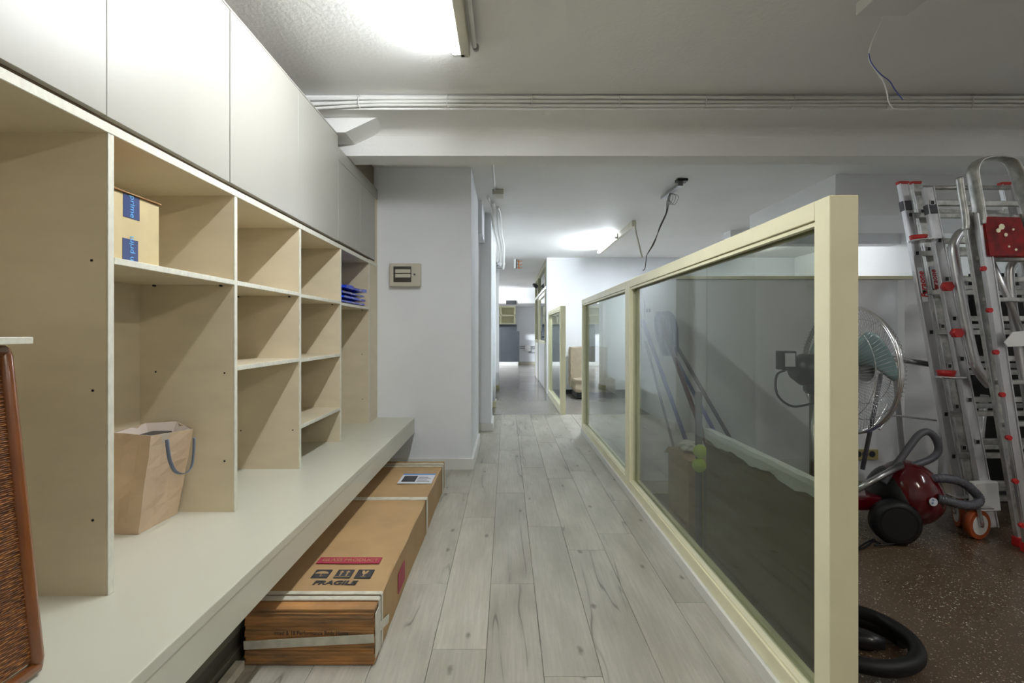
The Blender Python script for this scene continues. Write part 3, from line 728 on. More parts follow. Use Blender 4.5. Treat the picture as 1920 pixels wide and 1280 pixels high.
# junction box and conduits above the passage wall
jb = thing('junction_box', (-.12, 4.95, ZC2-.03), 'small ivory junction box on the ceiling over the passage', 'junction box')
bm = nb(); add_box(bm, -.135, -.03, 4.80, 4.97, ZC2-.05, ZC2-.002, .004); obj('cover', bm, m['ivory'], jb)
tubeobj('conduit', [(-.11, 3.57, ZC2-.012), (-.11, 4.80, ZC2-.012)], .008, m['cable'], jb, 8)
cl = ['leftmost', 'middle', 'rightmost']
for k in range(3):
    x = -.165+k*.045; z = ZC2-.02-.004*k
    o = tubeobj('ceiling_conduit', bez([(x-.02, 5.0+.2*k, z), (x, 5.7, z-.005), (x+.005, 6.4, z-.03-.01*k), (x+.02, 7.0, z-.05), (x+.035, 7.35, z-.12), (x+.03, 7.5, z-.30-.05*k)], 6), .013, m['cable'], None, 8)
    tag(o, 'white conduit curving down from the passage ceiling by the piers, %s of three' % cl[k], 'conduit', 'white conduits over the passage')
bm = nb(); add_box(bm, -.15, -.02, 8.0, 8.12, ZC2-.30, ZC2-.26, .004); add_box(bm, -.15, -.06, 8.02, 8.1, ZC2-.34, ZC2-.30, .004)
o = obj('wall_bracket', bm, m['steel']); tag(o, 'dark metal bracket high on the passage pier', 'bracket')
hf = thing('heater_lamp', (.18, 9.6, ZC2-.1), 'small white lamp holder with copper-coloured wires on the passage ceiling', 'lamp')
box('plate', .135, .165, 9.4, 9.6, ZC2-.17, ZC2-.002, m['white_p'], hf); box('plate', .175, .19, 9.45, 9.6, ZC2-.16, ZC2-.002, m['dark'], hf)
bm = nb()
for z in (.03, .09, .15): add_tube(bm, bez([(.19, 9.5, ZC2-z), (.24, 9.5, ZC2-z-.01), (.29, 9.5, ZC2-z+.005)], 4), .006, 6)
add_tube(bm, [(.225, 9.5, ZC2-.01), (.225, 9.5, ZC2-.17)], .009, 6); obj('copper_coil', bm, m['copper'], hf)
sp = thing('spotlight', (.68, 11.9, Z(1.08)), 'small black spotlight on the far olive partition', 'lamp')
bm = nb(); add_cyl(bm, (.66, 11.85, Z(1.07)), (.5,-.6,-.4), .045, .10, 12); obj('lamp_head', bm, m['black'], sp); box('arm', .68, .727, 11.9, 11.93, Z(.98), Z(1.06), m['ivory'], sp)

# ------------------------------------------------------------------ far end of the passage
FY = YF-.02
fs = thing('open_shelf', (-.25, FY-.15, Z(.3)), 'cream open shelves on the far end wall above the dark boards', 'shelving')
for z in (.87, .58, .30): box('shelf', -1.6, .30, FY-.35, FY, Z(z)-.05, Z(z), m['cream'], fs)
for x in (-1.6, -.75, -.22, .25): box('divider', x, x+.05, FY-.35, FY, Z(.30), Z(.82), m['cream'], fs)
box('back_panel', -1.6, .30, FY-.02, FY-.001, Z(.3), Z(.85), m['cream'], fs)
for (x0, x1, z0, z1, yy, lb_) in ((-1.2, .34, .14, Z(.25), FY-.50, 'tall'), (-1.2, .42, .12, Z(.02), FY-.56, 'lower, wider')):
    o = box('leaning_board', x0, x1, yy, yy+.045, z0, z1, m['slate']); tag(o, 'charcoal board standing at the far end wall, the %s one' % lb_, 'board', 'charcoal boards at the far end')
o = box('plinth', -1.3, .38, FY-.62, FY-.36, 0, .12, m['trim']); tag(o, 'white plinth under the charcoal boards at the far end', 'plinth')
vent = thing('air_vent', (.14, 15.58, Z(.95)), 'dark rectangular air vent on the far soffit', 'vent')
box('grille_frame', -.02, .30, 15.575, 15.598, Z(.83), Z(.96), m['louvre'], vent)
for k in range(4): box('slat', -.01, .29, 15.57, 15.578, Z(.845+.028*k), Z(.858+.028*k), m['dark'], vent)
ub = thing('utility_box', (.70, FY, .45), 'white junction box with grey pipes on the far end wall', 'junction box')
box('cover', .62, .82, FY-.06, FY, .47, .67, m['white_p'], ub)
for z in (.55, .62): tubeobj('pipe', [(.42, FY-.03, z), (1.2, FY-.03, z)], .012, m['steel'], ub, 6)
tubeobj('pipe', [(.75, FY-.03, .42), (1.2, FY-.03, .42)], .012, m['steel'], ub, 6)
# folded mattress by the middle wall
mt_ = thing('folded_mattress', (1.35, 8.75, 0), 'beige mattress folded upright against the white wall behind the partition', 'mattress')
def cushion(name, x0, x1, y0, y1, z0, z1, mtl, parent, amp=.012):
    bm = nb(); add_box(bm, x0, x1, y0, y1, z0, z1); bmesh.ops.subdivide_edges(bm, edges=bm.edges, cuts=10, use_grid_fill=True)
    for v in bm.verts:
        v.co += Vector((math.sin(v.co.z*60)*amp*.6, math.sin(v.co.z*38+v.co.x*9)*amp, math.sin(v.co.x*25)*amp*.5))
    bmesh.ops.smooth_vert(bm, verts=bm.verts, factor=.5, use_axis_x=True, use_axis_y=True, use_axis_z=True)
    return obj(name, bm, mtl, parent, smooth=True)
cushion('mattress_back', 1.10, 1.75, 8.85, 9.15, .15, .86, m['mattress'], mt_); cushion('mattress_fold', 1.13, 1.80, 8.45, 8.95, .12, .33, m['mattress'], mt_)
box('base', 1.16, 1.76, 8.5, 9.1, .02, .12, m['dark'], mt_)  # dark block standing in for the floor shadow under the mattress

# ------------------------------------------------------------------ things in the storage bay behind the smoked glass
gb = thing('wrapped_board', (.955, 1.9, 0), 'big brown cardboard sheet with a taped white top edge behind the smoked glass', 'board')
box('cardboard_sheet', .935, .965, 1.48, 2.40, .001, Z(-.462), m['card_dark'], gb)
bm = nb(); n = 30
for s, x in ((0, .930), (1, .970)):
    pass
ring = []
for i in range(n+1):
    y = 1.47+.94*i/n; dz = .007*math.sin(i*.7)+.003*math.sin(i*1.9)
    ring.append([bm.verts.new(p) for p in ((.931-.002*math.sin(i), y, Z(-.505)+dz), (.929, y, Z(-.470)), (.934, y, Z(-.455)+dz*.3), (.966, y, Z(-.455)), (.970, y, Z(-.47)), (.969, y, Z(-.51)-dz))])
for a, b in zip(ring, ring[1:]):
    for k in range(5): bm.faces.new((a[k], a[k+1], b[k+1], b[k]))
o = obj('paper_edging', bm, m['paper'], gb); sm_ = o.modifiers.new('thick', 'SOLIDIFY'); sm_.thickness = .0015
# cleaning tools leaning on the low wall
def stick(label, name, p0, p1, r, mt, cat='broom', head=None, group='cleaning tools leaning behind the glass'):
    t = thing(name, p0, label, cat, group); tubeobj('handle', [p0, p1], r, mt, t, 8)
    if head: head(t)
    return t
def mop_head(t):
    bm = nb()
    for k in range(34):
        a = k*2.4; rr = .02+.05*((k % 7)/7); c = P(1244, 585, 3.3)
        pts = [c+Vector((rr*.4*math.cos(a), rr*.3*math.sin(a), -.00)), c+Vector((rr*math.cos(a), rr*.6*math.sin(a), .02-.05)), c+Vector((rr*1.2*math.cos(a)+.01, rr*.7*math.sin(a), -.13)), c+Vector((rr*.9*math.cos(a)+.03, rr*.6*math.sin(a), -.22-.03*(k % 3)))]
        add_tube(bm, bez(pts, 4), .011, 6)
    obj('mop_strands', bm, m['mop'], t)
stick('red-handled mop with a slate blue head leaning on the low wall', 'mop', P(1395,850,2.55)-Vector((0,0,.45)), P(1238,600,3.3), .014, m['maroon'], 'mop', mop_head)
stick('blue-handled broom leaning on the low wall left of the mop', 'broom', P(1345,800,2.8)-Vector((0,0,.55)), P(1205,600,3.45), .012, m['blue_mat'])
stick('black broom handle leaning furthest right behind the glass', 'broom', P(1450,862,2.9)-Vector((0,0,.3)), P(1232,585,3.5), .012, m['dark'])
stick('second blue broom handle crossing beside the red mop', 'broom', P(1425,868,2.85)-Vector((0,0,.3)), P(1260,660,3.4), .012, m['blue_mat'])
stick('thin grey rod leaning leftmost behind the glass', 'rod', P(1290,830,3.1)-Vector((0,0,.35)), P(1210,640,3.5), .008, m['grey_p'], 'rod')
stick('dark upright pole standing by the brown box behind the glass', 'pole', Vector((.958, 2.55, 0)), Vector((.956, 2.55, P(0,735,2.55).z)), .018, m['dark'], 'pole')
ob = thing('open_box', (1.0, 2.8, 0), 'low brown cardboard box behind the glass with crumpled paper on it', 'box')
box('carton', .93, 1.07, 2.62, 2.95, .001, .46, m['card'], ob, bev=.004)
bm = nb(); v = [bm.verts.new(p) for p in ((.93,2.95,.46),(1.07,2.95,.46),(1.08,3.04,.40),(.93,3.03,.41))]; bm.faces.new(v)
o = obj('flap', bm, m['card'], ob); sm_ = o.modifiers.new('thick', 'SOLIDIFY'); sm_.thickness = .004
bm = nb(); bmesh.ops.create_icosphere(bm, subdivisions=3, radius=.065)
for v in bm.verts: v.co = v.co*(1+.25*math.sin(v.co.x*90)*math.sin(v.co.y*80+v.co.z*60)); v.co.z *= .45; v.co += Vector((1.0, 2.79, .498))
o = obj('crumpled_paper', bm, m['paper']); tag(o, 'crumpled white paper on the low brown box behind the glass', 'paper')
for k, (px, py) in enumerate(((1313,846),(1311,872))):
    bm = nb(); bmesh.ops.create_uvsphere(bm, u_segments=20, v_segments=12, radius=.034); c = P(px, py, 2.52)
    bmesh.ops.translate(bm, verts=bm.verts, vec=c); o = obj('sponge_ball', bm, m['lime'], smooth=True)
    tag(o, 'lime green sponge ball behind the glass, the %s one' % ('upper' if k == 0 else 'lower'), 'ball', 'lime sponge balls')
sb = box('crate', 1.0, 1.14, 2.44, 2.60, .0, P(1311,872,2.52).z-.034, m['dark']); tag(sb, 'small dark crate under the lime balls behind the glass', 'crate')
bm = nb(); prof = [(0,.001),(.12,.001),(.17,.16),(.185,.165),(.185,.172),(.165,.170),(.115,.012),(0,.012)]
rings_ = []
for r_, z_ in prof: rings_.append([bm.verts.new((1.12+r_*.55*math.cos(2*math.pi*k/24), 2.22+r_*math.sin(2*math.pi*k/24), z_)) for k in range(24)] if r_ > 0 else [bm.verts.new((1.12,2.22,z_))])
for a, b in zip(rings_, rings_[1:]):
    for k in range(24):
        if len(a) == 1: bm.faces.new((a[0], b[k], b[(k+1)%24]))
        elif len(b) == 1: bm.faces.new((a[k], a[(k+1)%24], b[0]))
        else: bm.faces.new((a[k], a[(k+1)%24], b[(k+1)%24], b[k]))
o = obj('basin', bm, m['blue_mat'], smooth=True); tag(o, 'dark blue plastic basin on the floor behind the glass', 'basin')
# sockets on the low wall
so = thing('socket_plate', (1.0, 3.56, 1.2), 'white double socket plate with a cable loop on the low wall', 'socket')
q0 = P(1209,595,3.55); q1 = P(1222,570,3.55); box('plate', q0.x, q1.x, 3.546, 3.559, q0.z, q1.z, m['white_p'], so)
for dx in (.008, .026): box('rocker', q0.x+dx, q0.x+dx+.012, 3.542, 3.547, q0.z+.035, q0.z+.062, m['black'], so)
tubeobj('cable', bez([P(1210,572,3.54), P(1207,560,3.53), P(1203,556,3.53), P(1199,566,3.54)], 5), .004, m['cable'], so, 6)
so2 = thing('socket_strip', (2.55, 3.55, .3), 'gold-coloured triple socket strip low on the storage wall behind the fan', 'socket')
q0 = P(1600,861,3.54); q1 = P(1645,842,3.54); box('plate', q0.x, q1.x, 3.53, 3.544, q0.z, q1.z, m['brass'], so2)
for k in range(3):
    c = P(1609+13*k, 851, 3.53); bm = nb(); add_cyl(bm, (c.x, 3.528, c.z), (0,1,0), .021, .004, 14); obj('socket', bm, m['dark'], so2)

# ------------------------------------------------------------------ pedestal fan
FC = Vector((1.83, 2.75, CH-(692-622)*2.75/960)); ax = Vector((.995, .10, 0)).normalized(); tx = Vector((-ax.y, ax.x, 0)); up = Vector((0,0,1))
fan = thing('pedestal_fan', (FC.x-.05, FC.y, 0), 'large chrome-caged pedestal fan with grey blades behind the near partition post', 'fan')
def fpt(a, r, d): return FC+ax*d+(tx*math.cos(a)+up*math.sin(a))*r
FR = .335
for nm, sgn in (('front_cage', 1), ('rear_cage', -1)):
    bm = nb()
    for r_, d_ in ((FR, 0), (FR*.80, .058), (FR*.55, .078), (FR*.24, .086)):
        add_tube(bm, [fpt(2*math.pi*k/40, r_, sgn*(d_+.012)) for k in range(40)], .0038 if r_ == FR else .0018, 5, closed=True)
    for k in range(96):
        a = 2*math.pi*k/96; sw_ = .20
        add_tube(bm, [fpt(a, FR, sgn*.012), fpt(a+.02, FR*.95, sgn*.045), fpt(a+sw_*.4, FR*.8, sgn*.072), fpt(a+sw_*.7, FR*.55, sgn*.090), fpt(a+sw_, FR*.2, sgn*.10)], .0011, 3, cap=False)
    obj(nm, bm, m['chrome'], fan)
bm = nb(); add_tube(bm, [fpt(2*math.pi*k/48, FR+.002, 0) for k in range(48)], .009, 6, closed=True, ry=.006); obj('rim_band', bm, m['chrome'], fan)
bm = nb(); add_cyl(bm, fpt(0, 0, .102), ax, FR*.2, .006, 24); obj('cage_badge', bm, m['steel'], fan)
for b_ in range(3):
    a0 = b_*2*math.pi/3+.35; bm = nb(); nr, na = 8, 8; g = {}
    for i in range(nr+1):
        r_ = .04+(.285-.04)*i/nr; wdt = .35+.75*math.sin(min(1, i/nr*1.05)*math.pi*.62)
        if i == nr: wdt *= .8
        for j in range(na+1):
            u = j/na-.5; g[i,j] = bm.verts.new(fpt(a0+u*wdt+i*.045, r_, u*(.085-.004*i)+.01))
    for i in range(nr):
        for j in range(na): bm.faces.new((g[i,j], g[i+1,j], g[i+1,j+1], g[i,j+1]))
    o = obj('blade', bm, m['blade'], fan, smooth=True); q = o.modifiers.new('thick', 'SOLIDIFY'); q.thickness = .004
bm = nb(); add_cyl(bm, fpt(0,0,.0), ax, .05, .08, 24, r2=.04); obj('hub', bm, m['dark'], fan)
bm = nb(); add_tube(bm, [fpt(0,0,-.10), fpt(0,0,-.12), fpt(0,0,-.26), fpt(0,0,-.31)], [.06,.085,.085,.05], 20); obj('motor_housing', bm, m['black'], fan)
mb = fpt(0,0,-.33); bm = nb(); add_box(bm, mb.x-.06, mb.x+.01, mb.y-.05, mb.y+.03, mb.z+.0, mb.z+.10, .006); obj('control_box', bm, m['black'], fan)
box('control_label', mb.x-.052, mb.x+.0, mb.y-.053, mb.y-.050, mb.z+.02, mb.z+.09, m['sticker'], fan, bev=0)
pz = FC.z-.12; bx_ = FC+ax*-.20
tubeobj('pole', [(bx_.x, bx_.y, .04), (bx_.x, bx_.y, pz+.03)], .016, m['steel'], fan, 12)
bm = nb(); add_cyl(bm, (bx_.x, bx_.y, pz+.02), (0,1,0), .035, .06, 16); obj('tilt_joint', bm, m['black'], fan)
tubeobj('cable', bez([Vector((mb.x-.03, mb.y-.02, mb.z+.0)), Vector((mb.x-.085, mb.y-.03, mb.z-.03)), Vector((mb.x-.08, mb.y-.03, mb.z-.13)), Vector((mb.x+.0, mb.y-.03, mb.z-.19)), Vector((mb.x+.12, mb.y-.03, mb.z-.17))], 6), .006, m['black'], fan, 8)
bm = nb(); add_cyl(bm, (bx_.x, bx_.y, .014), (0,0,1), .20, .026, 32, r2=.19); obj('base', bm, m['blue_mat'], fan)
tubeobj('leg', [P(1652,700,2.72), P(1641,760,2.70), P(1617,880,2.68)], .011, m['grey_p'], fan, 8)

# chrome clothes rail
cr = thing('clothes_rail', (P(1682,870,3.05).x, 3.05, 0), 'chrome clothes rail with flat leg between fan and ladders', 'clothes rail')
tubeobj('top_tube', [P(1640,667,3.10), P(1745,683,3.18)], .018, m['chrome'], cr, 12)
tubeobj('lower_rod', bez([P(1648,805,2.99), P(1668,783,3.02), P(1680,779,3.05), P(1700,781,3.06), P(1755,788,3.14)], 6), .006, m['chrome'], cr, 8)
bm = nb(); lp = P(1678,690,3.08); lq = P(1688,875,3.0); lr = lq+(lq-lp).normalized()*.55; lr.z = .002
add_bar(bm, lp, Vector((lq.x+.04, lq.y-.01, .002)), .028, .010, side=(1,0,0)); obj('flat_leg', bm, m['steel'], cr)
tubeobj('arc_tube', bez([P(1612,809,2.93), P(1640,795,2.95), P(1655,772,2.98), P(1664,755,3.0)], 6), .007, m['chrome'], cr, 8)

# ------------------------------------------------------------------ ladders
def rail_obj(name, p0, p1, w, d, mt, parent, side=(1,0,0), holes=(), bev=.003, lips=True):
    bm = nb(); add_bar(bm, p0, p1, w, d, side, bev); o = obj(name, bm, mt, parent)
    if lips:
        t = (Vector(p1)-Vector(p0)).normalized(); s = Vector(side); a = (s-t*s.dot(t)).normalized()
        b_ = t.cross(a).normalized()
        if b_.y > 0: b_ = -b_
        bm = nb()
        for q in (-1, 1): add_bar(bm, Vector(p0)+a*q*(w/2-.004)+b_*(d/2+.002), Vector(p1)+a*q*(w/2-.004)+b_*(d/2+.002), .006, .005, side)
        obj('rail_lip', bm, m['alu'], o)
    return o
LA = thing('multi_section_ladder', (2.55, 3.1, 0), 'folded aluminium ladder with red end caps, nearest the fan', 'ladder')
def onl(a, b, t): return Vector(a).lerp(Vector(b), t)
# section one
a0, a1 = P(1692,345,3.22), P(1800,965,2.98); a1b = a1+(a1-a0).normalized()*.10; a1b.z = .01
r0, r1 = a0+Vector((.66,.02,0)), a1b+Vector((.70,.02,0))
s0, s1 = P(1716,345,3.29), P(1826,975,3.05)
rail_obj('side_rail', a0, a1b, .058, .026, m['alu'], LA); rail_obj('side_rail', r0, r1, .058, .026, m['alu'], LA)
s1.z = .02; rail_obj('side_rail', s0, s1, .062, .026, m['alu_dull'], LA); rail_obj('side_rail', s0+Vector((.60,.03,0)), s1+Vector((.64,.03,0)), .062, .026, m['alu_dull'], LA)
c0, c1 = P(1738,352,3.12), P(1858,985,2.86); c1.z = .03
rail_obj('side_rail', c0, c1, .062, .028, m['alu'], LA); rail_obj('side_rail', c0+Vector((.66,.02,0)), c1+Vector((.70,.02,0)), .062, .028, m['alu'], LA)
LEN = (a1b-a0).length
for k in range(8):
    t = (.205+.245*k)/LEN
    if t > .97: break
    p = onl(a0, a1b, t); q = onl(r0, r1, t); bm = nb(); add_bar(bm, p, q, .030, .030, side=(0,0,1), bev=.002); obj('rung', bm, m['alu_dull'], LA)
    p2 = onl(s0, s1, t-.01); bm = nb(); add_bar(bm, p2, p2+Vector((.6,.03,0)), .028, .028, side=(0,0,1), bev=.002); obj('rung', bm, m['alu_dull'], LA)
    p3 = onl(c0, c1, t-.05); bm = nb(); add_bar(bm, p3, p3+Vector((.66,.02,0)), .030, .030, side=(0,0,1), bev=.002); obj('rung', bm, m['alu_dull'], LA)
    for pp, dd in ((p, .0155), (p3, .0165), (p2, .0155)):
        bm = nb(); add_box(bm, pp.x-.013, pp.x+.013, pp.y-dd-.003, pp.y-dd, pp.z-.015, pp.z+.015); h = obj('rung_socket', bm, m['alu'], LA)
        bm = nb(); add_box(bm, pp.x-.009, pp.x+.009, pp.y-dd-.0045, pp.y-dd-.002, pp.z-.011, pp.z+.011); obj('rung_hole', bm, m['black'], h)
bm = nb(); add_tube(bm, [P(1728,352,3.2), P(1892,352,3.2)], .014, 10); obj('top_bar', bm, m['alu_dull'], LA)
for p in (a0, s0, r0):
    bm = nb(); add_box(bm, p.x-.032, p.x+.032, p.y-.018, p.y+.018, p.z-.004, p.z+.016, .006); obj('end_cap', bm, m['red'], LA)
for p, q in ((a0, a1b), (c0, c1)):
    bm = nb(); x = onl(p, q, .055); y_ = onl(p, q, .085); add_bar(bm, x, y_, .066, .034, (1,0,0), .002); obj('grey_band', bm, m['grey_p'], LA)
def vlet(s, p0, p1, size):
    d = (p1-p0).normalized(); xd = -d; yd = Vector((-1,0,0)); yd = (yd-xd*yd.dot(xd)).normalized()
    c = (p0+p1)/2; w_ = nb(); add_bar(w_, p0, p1, .036, .001, (1,0,0)); lab = obj('label_strip', w_, m['sticker'], LA)
    text('lettering', s, size, m['red'], lab, (c.x, c.y-.003, c.z), xd, yd, shear=.2, bold=.001)
f = Vector((0,-.0165,0)); vlet('Faraone', onl(a0, a1b, .262)+f, onl(a0, a1b, .366)+f, .05)
f = Vector((0,-.0175,0)); vlet('Faraone', onl(s0, s1, .262)+f, onl(s0, s1, .355)+f, .045)
for px, py, yy in ((1722,452,3.06), (1774,705,2.93)):
    c = P(px, py, yy); bm = nb(); add_tube(bm, [c-Vector((0,.03,.008)), c-Vector((0,.03,0)), c+Vector((0,-.03,.004))], [.066,.072,.062], 20); dd = obj('caster_plate', bm, m['chrome'], LA)
    bm = nb(); add_tube(bm, [c+Vector((0,0,.004)), c+Vector((0,0,.034))], [.040,.046], 16); obj('knob', bm, m['red'], dd)
for px, py, yy in ((1776,537,2.95), (1794,624,2.92)):
    c = P(px, py, yy); bm = nb(); add_cyl(bm, c, (0,1,0), .029, .035, 6); obj('knob', bm, m['red'], LA)
sl0, sl1 = P(1842,902,2.86), P(1848,957,2.85)
bm = nb(); add_bar(bm, sl0, sl1, .135, .05, (1,0,0), .006); obj('foot_sleeve', bm, m['white_p'], LA)
# castors at the foot
for k, (px, py, yy, ang) in enumerate(((1831, 981, 2.78, .25), (1800, 972, 2.95, 1.1))):
    c = P(px, py, yy); c.z = .078; ct = thing('castor', (c.x, c.y, 0), 'orange castor with white hub under the ladder, the %s one' % ('nearer' if k == 0 else 'farther'), 'castor', 'orange castors at the ladder foot')
    axw = Vector((math.sin(ang), -math.cos(ang), 0))
    bm = nb(); add_cyl(bm, c, axw, .077, .036, 32); obj('tyre', bm, m['orange'], ct)
    bm = nb(); add_cyl(bm, c, axw, .054, .040, 28); obj('hub', bm, m['white_p'], ct)
    bm = nb(); add_cyl(bm, c, axw, .011, .062, 12); obj('axle', bm, m['chrome'], ct)
    bm = nb(); side = axw.cross(Vector((0,0,1)))
    for s in (-1, 1): add_bar(bm, c+axw*s*.028, c+axw*s*.028+Vector((0,0,.095))+side*.03, .03, .004, side=side)
    add_box(bm, c.x-.045, c.x+.055, c.y-.045, c.y+.045, c.z+.093, c.z+.101, .002); obj('fork', bm, m['chrome'], ct)
# bent support tube
bt = tubeobj('bent_rail', bez([P(1812,432,2.98), P(1798,440,2.98), P(1788,462,2.97), P(1792,500,2.96), P(1803,560,2.94), P(1816,630,2.92), P(1828,680,2.90), P(1840,703,2.90), P(1856,722,2.90)], 8), .0255, m['alu'], None, 16)
tag(bt, 'thick bent aluminium handrail tube between the two ladders', 'handrail')
# stepladder with hoop and red platform
LB = thing('platform_stepladder', (2.85, 2.75, 0), 'aluminium platform stepladder with a hooped top and red platform, rightmost', 'ladder')
h = [P(1838,1020,2.66), P(1826,400,2.74)]
k0, k1 = P(1836,400,2.72), P(1932,1000,2.60); k1.z = .0
j0, j1 = P(1812,400,2.76), P(1915,1005,2.68); j1.z = .0
rail_obj('side_rail', k0, k1, .052, .024, m['alu'], LB); rail_obj('side_rail', j0, j1, .050, .022, m['alu_dull'], LB)
kw = Vector((.30,.03,0)); rail_obj('side_rail', k0+kw, k1+kw*1.5, .052, .024, m['alu'], LB); rail_obj('side_rail', j0+kw, j1+kw*1.5, .050, .022, m['alu_dull'], LB)
hoop = [k0+Vector((0,0,-.06)), k0, P(1828,350,2.73), P(1824,322,2.73), P(1832,304,2.73), P(1850,297,2.73), P(1880,297,2.74), P(1896,304,2.745), P(1908,328,2.75), P(1922,370,2.75), P(1934,415,2.75)]
bm = nb(); add_tube(bm, bez(hoop, 6), .008, 8, ry=.040); obj('hoop', bm, m['alu_dull'], LB)
hoop2 = [p+Vector((-.045,.03,-.02)) for p in hoop[:4]]; bm = nb(); add_tube(bm, bez(hoop2, 5), .012, 8, ry=.022); obj('hoop_brace', bm, m['alu_dull'], LB)
pr = [P(1843,405,2.70), P(1915,407,2.72), P(1935,482,2.70), P(1855,480,2.68)]
bm = nb(); A = [bm.verts.new(p) for p in pr]+[bm.verts.new(p+Vector((0,.03,0))) for p in pr]
for q in ((3,2,1,0),(4,5,6,7),(0,1,5,4),(1,2,6,5),(2,3,7,6),(3,0,4,7)): bm.faces.new([A[i] for i in q])
bmesh.ops.bevel(bm, geom=bm.edges[:], offset=.004, segments=2, affect='EDGES'); pf = obj('platform', bm, m['red_board'], LB)
for px, py, r_ in ((1878,425,.016),(1872,432,.012),(1886,440,.010),(1892,462,.006),(1905,468,.007),(1865,455,.006),(1900,430,.006)):
    c = P(px, py, 2.695); bm = nb(); add_cyl(bm, c, (0,1,0), r_, .003, 7); obj('paint_splash', bm, m['cream'], pf)
for k in range(7):
    t = .14+.125*k; p = onl(j0, j1, t)+Vector((0,.0,0)); 
    bm = nb(); add_bar(bm, p, p+kw*(1+.5*t), .022, .05, side=(0,0,1), bev=.002); obj('tread', bm, m['alu_dull'], LB)
    c = onl(k0, k1, t+.03)+Vector((-.035,-.012,0)); bm = nb(); add_cyl(bm, c, (0,1,0), .013, .018, 10); obj('rivet_cap', bm, m['red'], LB)
bm = nb(); hp_ = [P(1884,642,2.62), P(1900,622,2.62), P(1925,620,2.62), P(1932,648,2.62), P(1890,650,2.62)]
A = [bm.verts.new(p) for p in hp_]; B = [bm.verts.new(p+Vector((0,.006,0))) for p in hp_]; bm.faces.new(A); bm.faces.new(B[::-1])
for i in range(5): bm.faces.new((A[i], A[(i+1)%5], B[(i+1)%5], B[i]))
obj('hinge_plate', bm, m['white_p'], LB)
for pt in (k1, j1): bm = nb(); add_box(bm, pt.x-.035, pt.x+.035, pt.y-.02, pt.y+.02, .0, .05, .006); obj('foot', bm, m['red'], LB)
t_ = [P(1862,520,2.85), P(1888,580,2.85), P(1905,640,2.84)]
tubeobj('diagonal_brace', [P(1855,482,2.80), P(1890,560,2.80), P(1925,650,2.80)], .016, m['alu'], LB, 10)
tubeobj('rear_tube', bez([P(1925,480,2.85), P(1902,492,2.85), P(1893,520,2.85), P(1905,620,2.83), P(1925,740,2.80), P(1950,900,2.75)], 6), .022, m['alu'], LB, 12)
o = tubeobj('prop_tube', [P(1846,740,3.32), P(1838,815,3.30), Vector((P(1843,960,3.25).x, 3.25, 0))], .022, m['alu'], None, 12); tag(o, 'short bright aluminium prop standing behind the first ladder', 'tube')
# dark board behind the ladders
o = box('black_board', 3.10, 4.3, 3.40, 3.44, .12, Z(.39), m['black_matte']); tag(o, 'big black board standing behind the ladders against the low wall', 'board')
o = box('board_block', 3.2, 4.2, 3.36, 3.48, 0, .118, m['dark']); tag(o, 'dark timber block under the black board behind the ladders', 'block')

# ------------------------------------------------------------------ vacuum cleaner
VY = 2.82
vc = thing('vacuum_cleaner', (P(1700,1000,VY).x, VY, 0), 'glossy maroon cylinder vacuum cleaner on the terrazzo floor below the fan', 'vacuum cleaner')
def ellipsoid(name, c, r, mt, parent, rot=0, flat=None, sub=(28,18), tilt=0):
    bm = nb(); bmesh.ops.create_uvsphere(bm, u_segments=sub[0], v_segments=sub[1], radius=1)
    for v in bm.verts:
        z = v.co.z
        if z < 0: v.co.z = z*.8
        v.co = Vector((v.co.x*r[0], v.co.y*r[1], v.co.z*r[2]))
    bmesh.ops.rotate(bm, verts=bm.verts, matrix=Matrix.Rotation(tilt, 3, 'Y'), cent=(0,0,0))
    bmesh.ops.rotate(bm, verts=bm.verts, matrix=Matrix.Rotation(rot, 3, 'Z'), cent=(0,0,0))
    bmesh.ops.translate(bm, verts=bm.verts, vec=Vector(c)); return obj(name, bm, mt, parent, smooth=True)
c = P(1706,938,VY)
ellipsoid('body_shell', (c.x+.005, c.y+.02, .215), (.155,.17,.195), m['maroon'], vc, rot=.2, tilt=-.15)
ellipsoid('dark_chassis', (c.x-.055, c.y+.04, .20), (.125,.16,.175), m['black'], vc, rot=.1)
wc_ = P(1682,966,VY-.14); wc_.z = .118
bm = nb(); axw = Vector((-.25,-1,0)).normalized(); add_tube(bm, [wc_+axw*-.05, wc_+axw*.0, wc_+axw*.012, wc_+axw*.02], [.116,.116,.104,.092], 32); obj('wheel', bm, m['black_matte'], vc)
bm = nb(); add_cyl(bm, wc_+axw*.021, axw, .080, .006, 28); obj('hub_cap', bm, m['black'], vc)
bm = nb(); dd_ = Vector((-.05,-.97,.12)).normalized(); rr_ = Vector((.155,.17,.195)); ll_ = 1/math.sqrt(sum((dd_[i]/rr_[i])**2 for i in range(3))); axs = Vector([dd_[i]/rr_[i]**2 for i in range(3)]).normalized(); bc = Vector((c.x+.005, c.y+.02, .215))+dd_*(ll_+.008)+axs*.003; add_cyl(bm, bc, axs, .021, .005, 20); bd = obj('badge', bm, m['sticker'], vc)
for k in range(4): 
    bm = nb(); a = k*math.pi/2+.4; add_cyl(bm, bc+axs*.003+Vector((math.cos(a)*.009*.85,.4*math.cos(a)*.009,math.sin(a)*.011)), axs, .004, .003, 8); obj('badge_mark', bm, m['sky_print'], bd)
hs = bez([P(1735,905,2.78), P(1755,897,2.72), P(1775,897,2.70), P(1802,903,2.70), P(1825,920,2.70), P(1836,935,2.70), P(1828,946,2.68), P(1805,946,2.66), P(1780,940,2.66), P(1758,934,2.68)], 14)
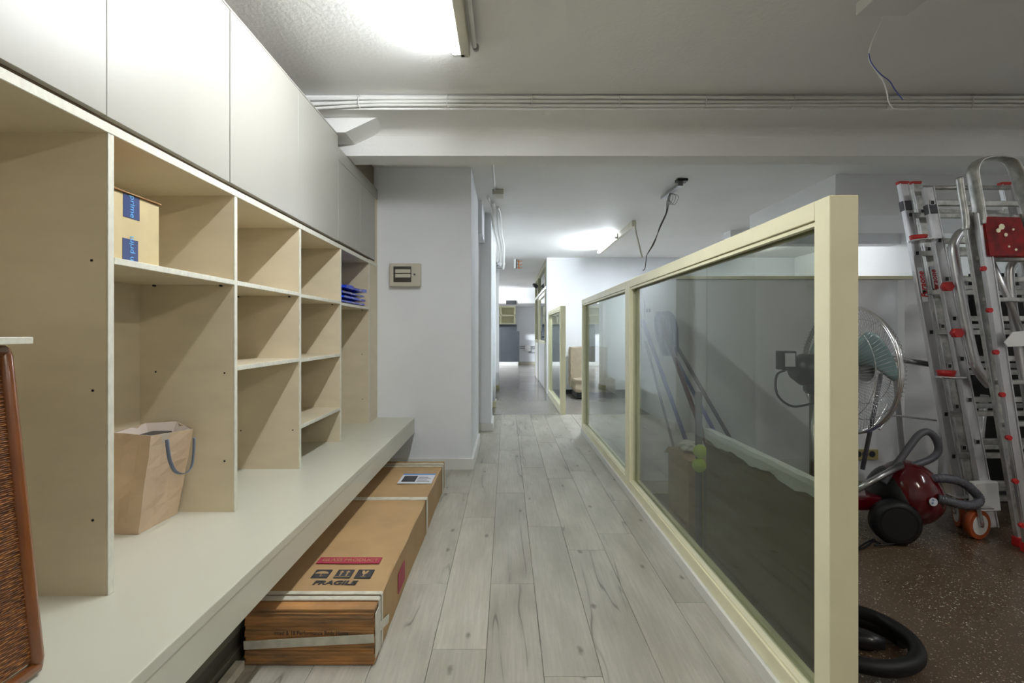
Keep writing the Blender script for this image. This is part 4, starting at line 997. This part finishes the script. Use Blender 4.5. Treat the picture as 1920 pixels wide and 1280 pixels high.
bm = nb(); add_tube(bm, hs, [.0225+.0022*math.sin(i*2.1) for i in range(len(hs))], 12); obj('corrugated_hose', bm, m['grey_p'], vc)
tubeobj('hose_cuff', [P(1730,910,2.80), P(1752,898,2.74)], [.03,.027], m['black'], vc, 14)
hd = bez([P(1656,905,2.80), P(1672,880,2.80), P(1690,858,2.80), P(1706,836,2.80), P(1722,816,2.80), P(1737,809,2.80), P(1750,816,2.80), P(1759,834,2.80), P(1757,850,2.80), P(1742,862,2.80), P(1720,870,2.80), P(1700,878,2.80)], 6)
tubeobj('handle_loop', hd, .0185, m['grey_p'], vc, 12)
tubeobj('suction_tube', [P(1600,921,2.72), P(1650,893,2.75), P(1690,872,2.78)], .017, m['steel'], vc, 12)
bm = nb(); q = P(1630,945,2.85); add_box(bm, q.x-.12, q.x+.10, q.y-.05, q.y+.10, .14, .22, .02); obj('red_front', bm, m['maroon'], vc)
bm = nb(); random.seed(3)
cd = [P(1600,975,2.6), P(1625,962,2.7), P(1640,975,2.72), P(1622,985,2.65), P(1608,975,2.62), P(1632,968,2.7), P(1650,985,2.70), P(1640,998,2.66), P(1665,1003,2.66), P(1700,1008,2.72)]
for q in cd: q.z = .006
cd = [q+Vector((0,0,.006*(i % 3))) for i, q in enumerate(cd)]
add_tube(bm, bez(cd, 6), .0045, 6); obj('power_cord', bm, m['black'], vc)

# black hose and nozzle lying behind the post
hn = thing('black_hose', (1.15, 1.72, 0), 'black rubber hose coil with a nozzle on the terrazzo behind the post', 'hose')
hc = Vector((1.225, 1.80, 0)); pts = []
for k in range(60):
    a = 2*math.pi*k/40; pts.append(hc+Vector((.172*math.cos(a), .172*math.sin(a), .030+.040*k/60)))
bm = nb(); add_tube(bm, pts, .026, 12); obj('hose_coil', bm, m['black_matte'], hn)
bm = nb(); add_tube(bm, [hc+Vector((-.05,.04,.03)), hc+Vector((.05,0,.035)), hc+Vector((.09,-.02,.035))], [.028,.03,.02], 12); obj('nozzle', bm, m['black'], hn)
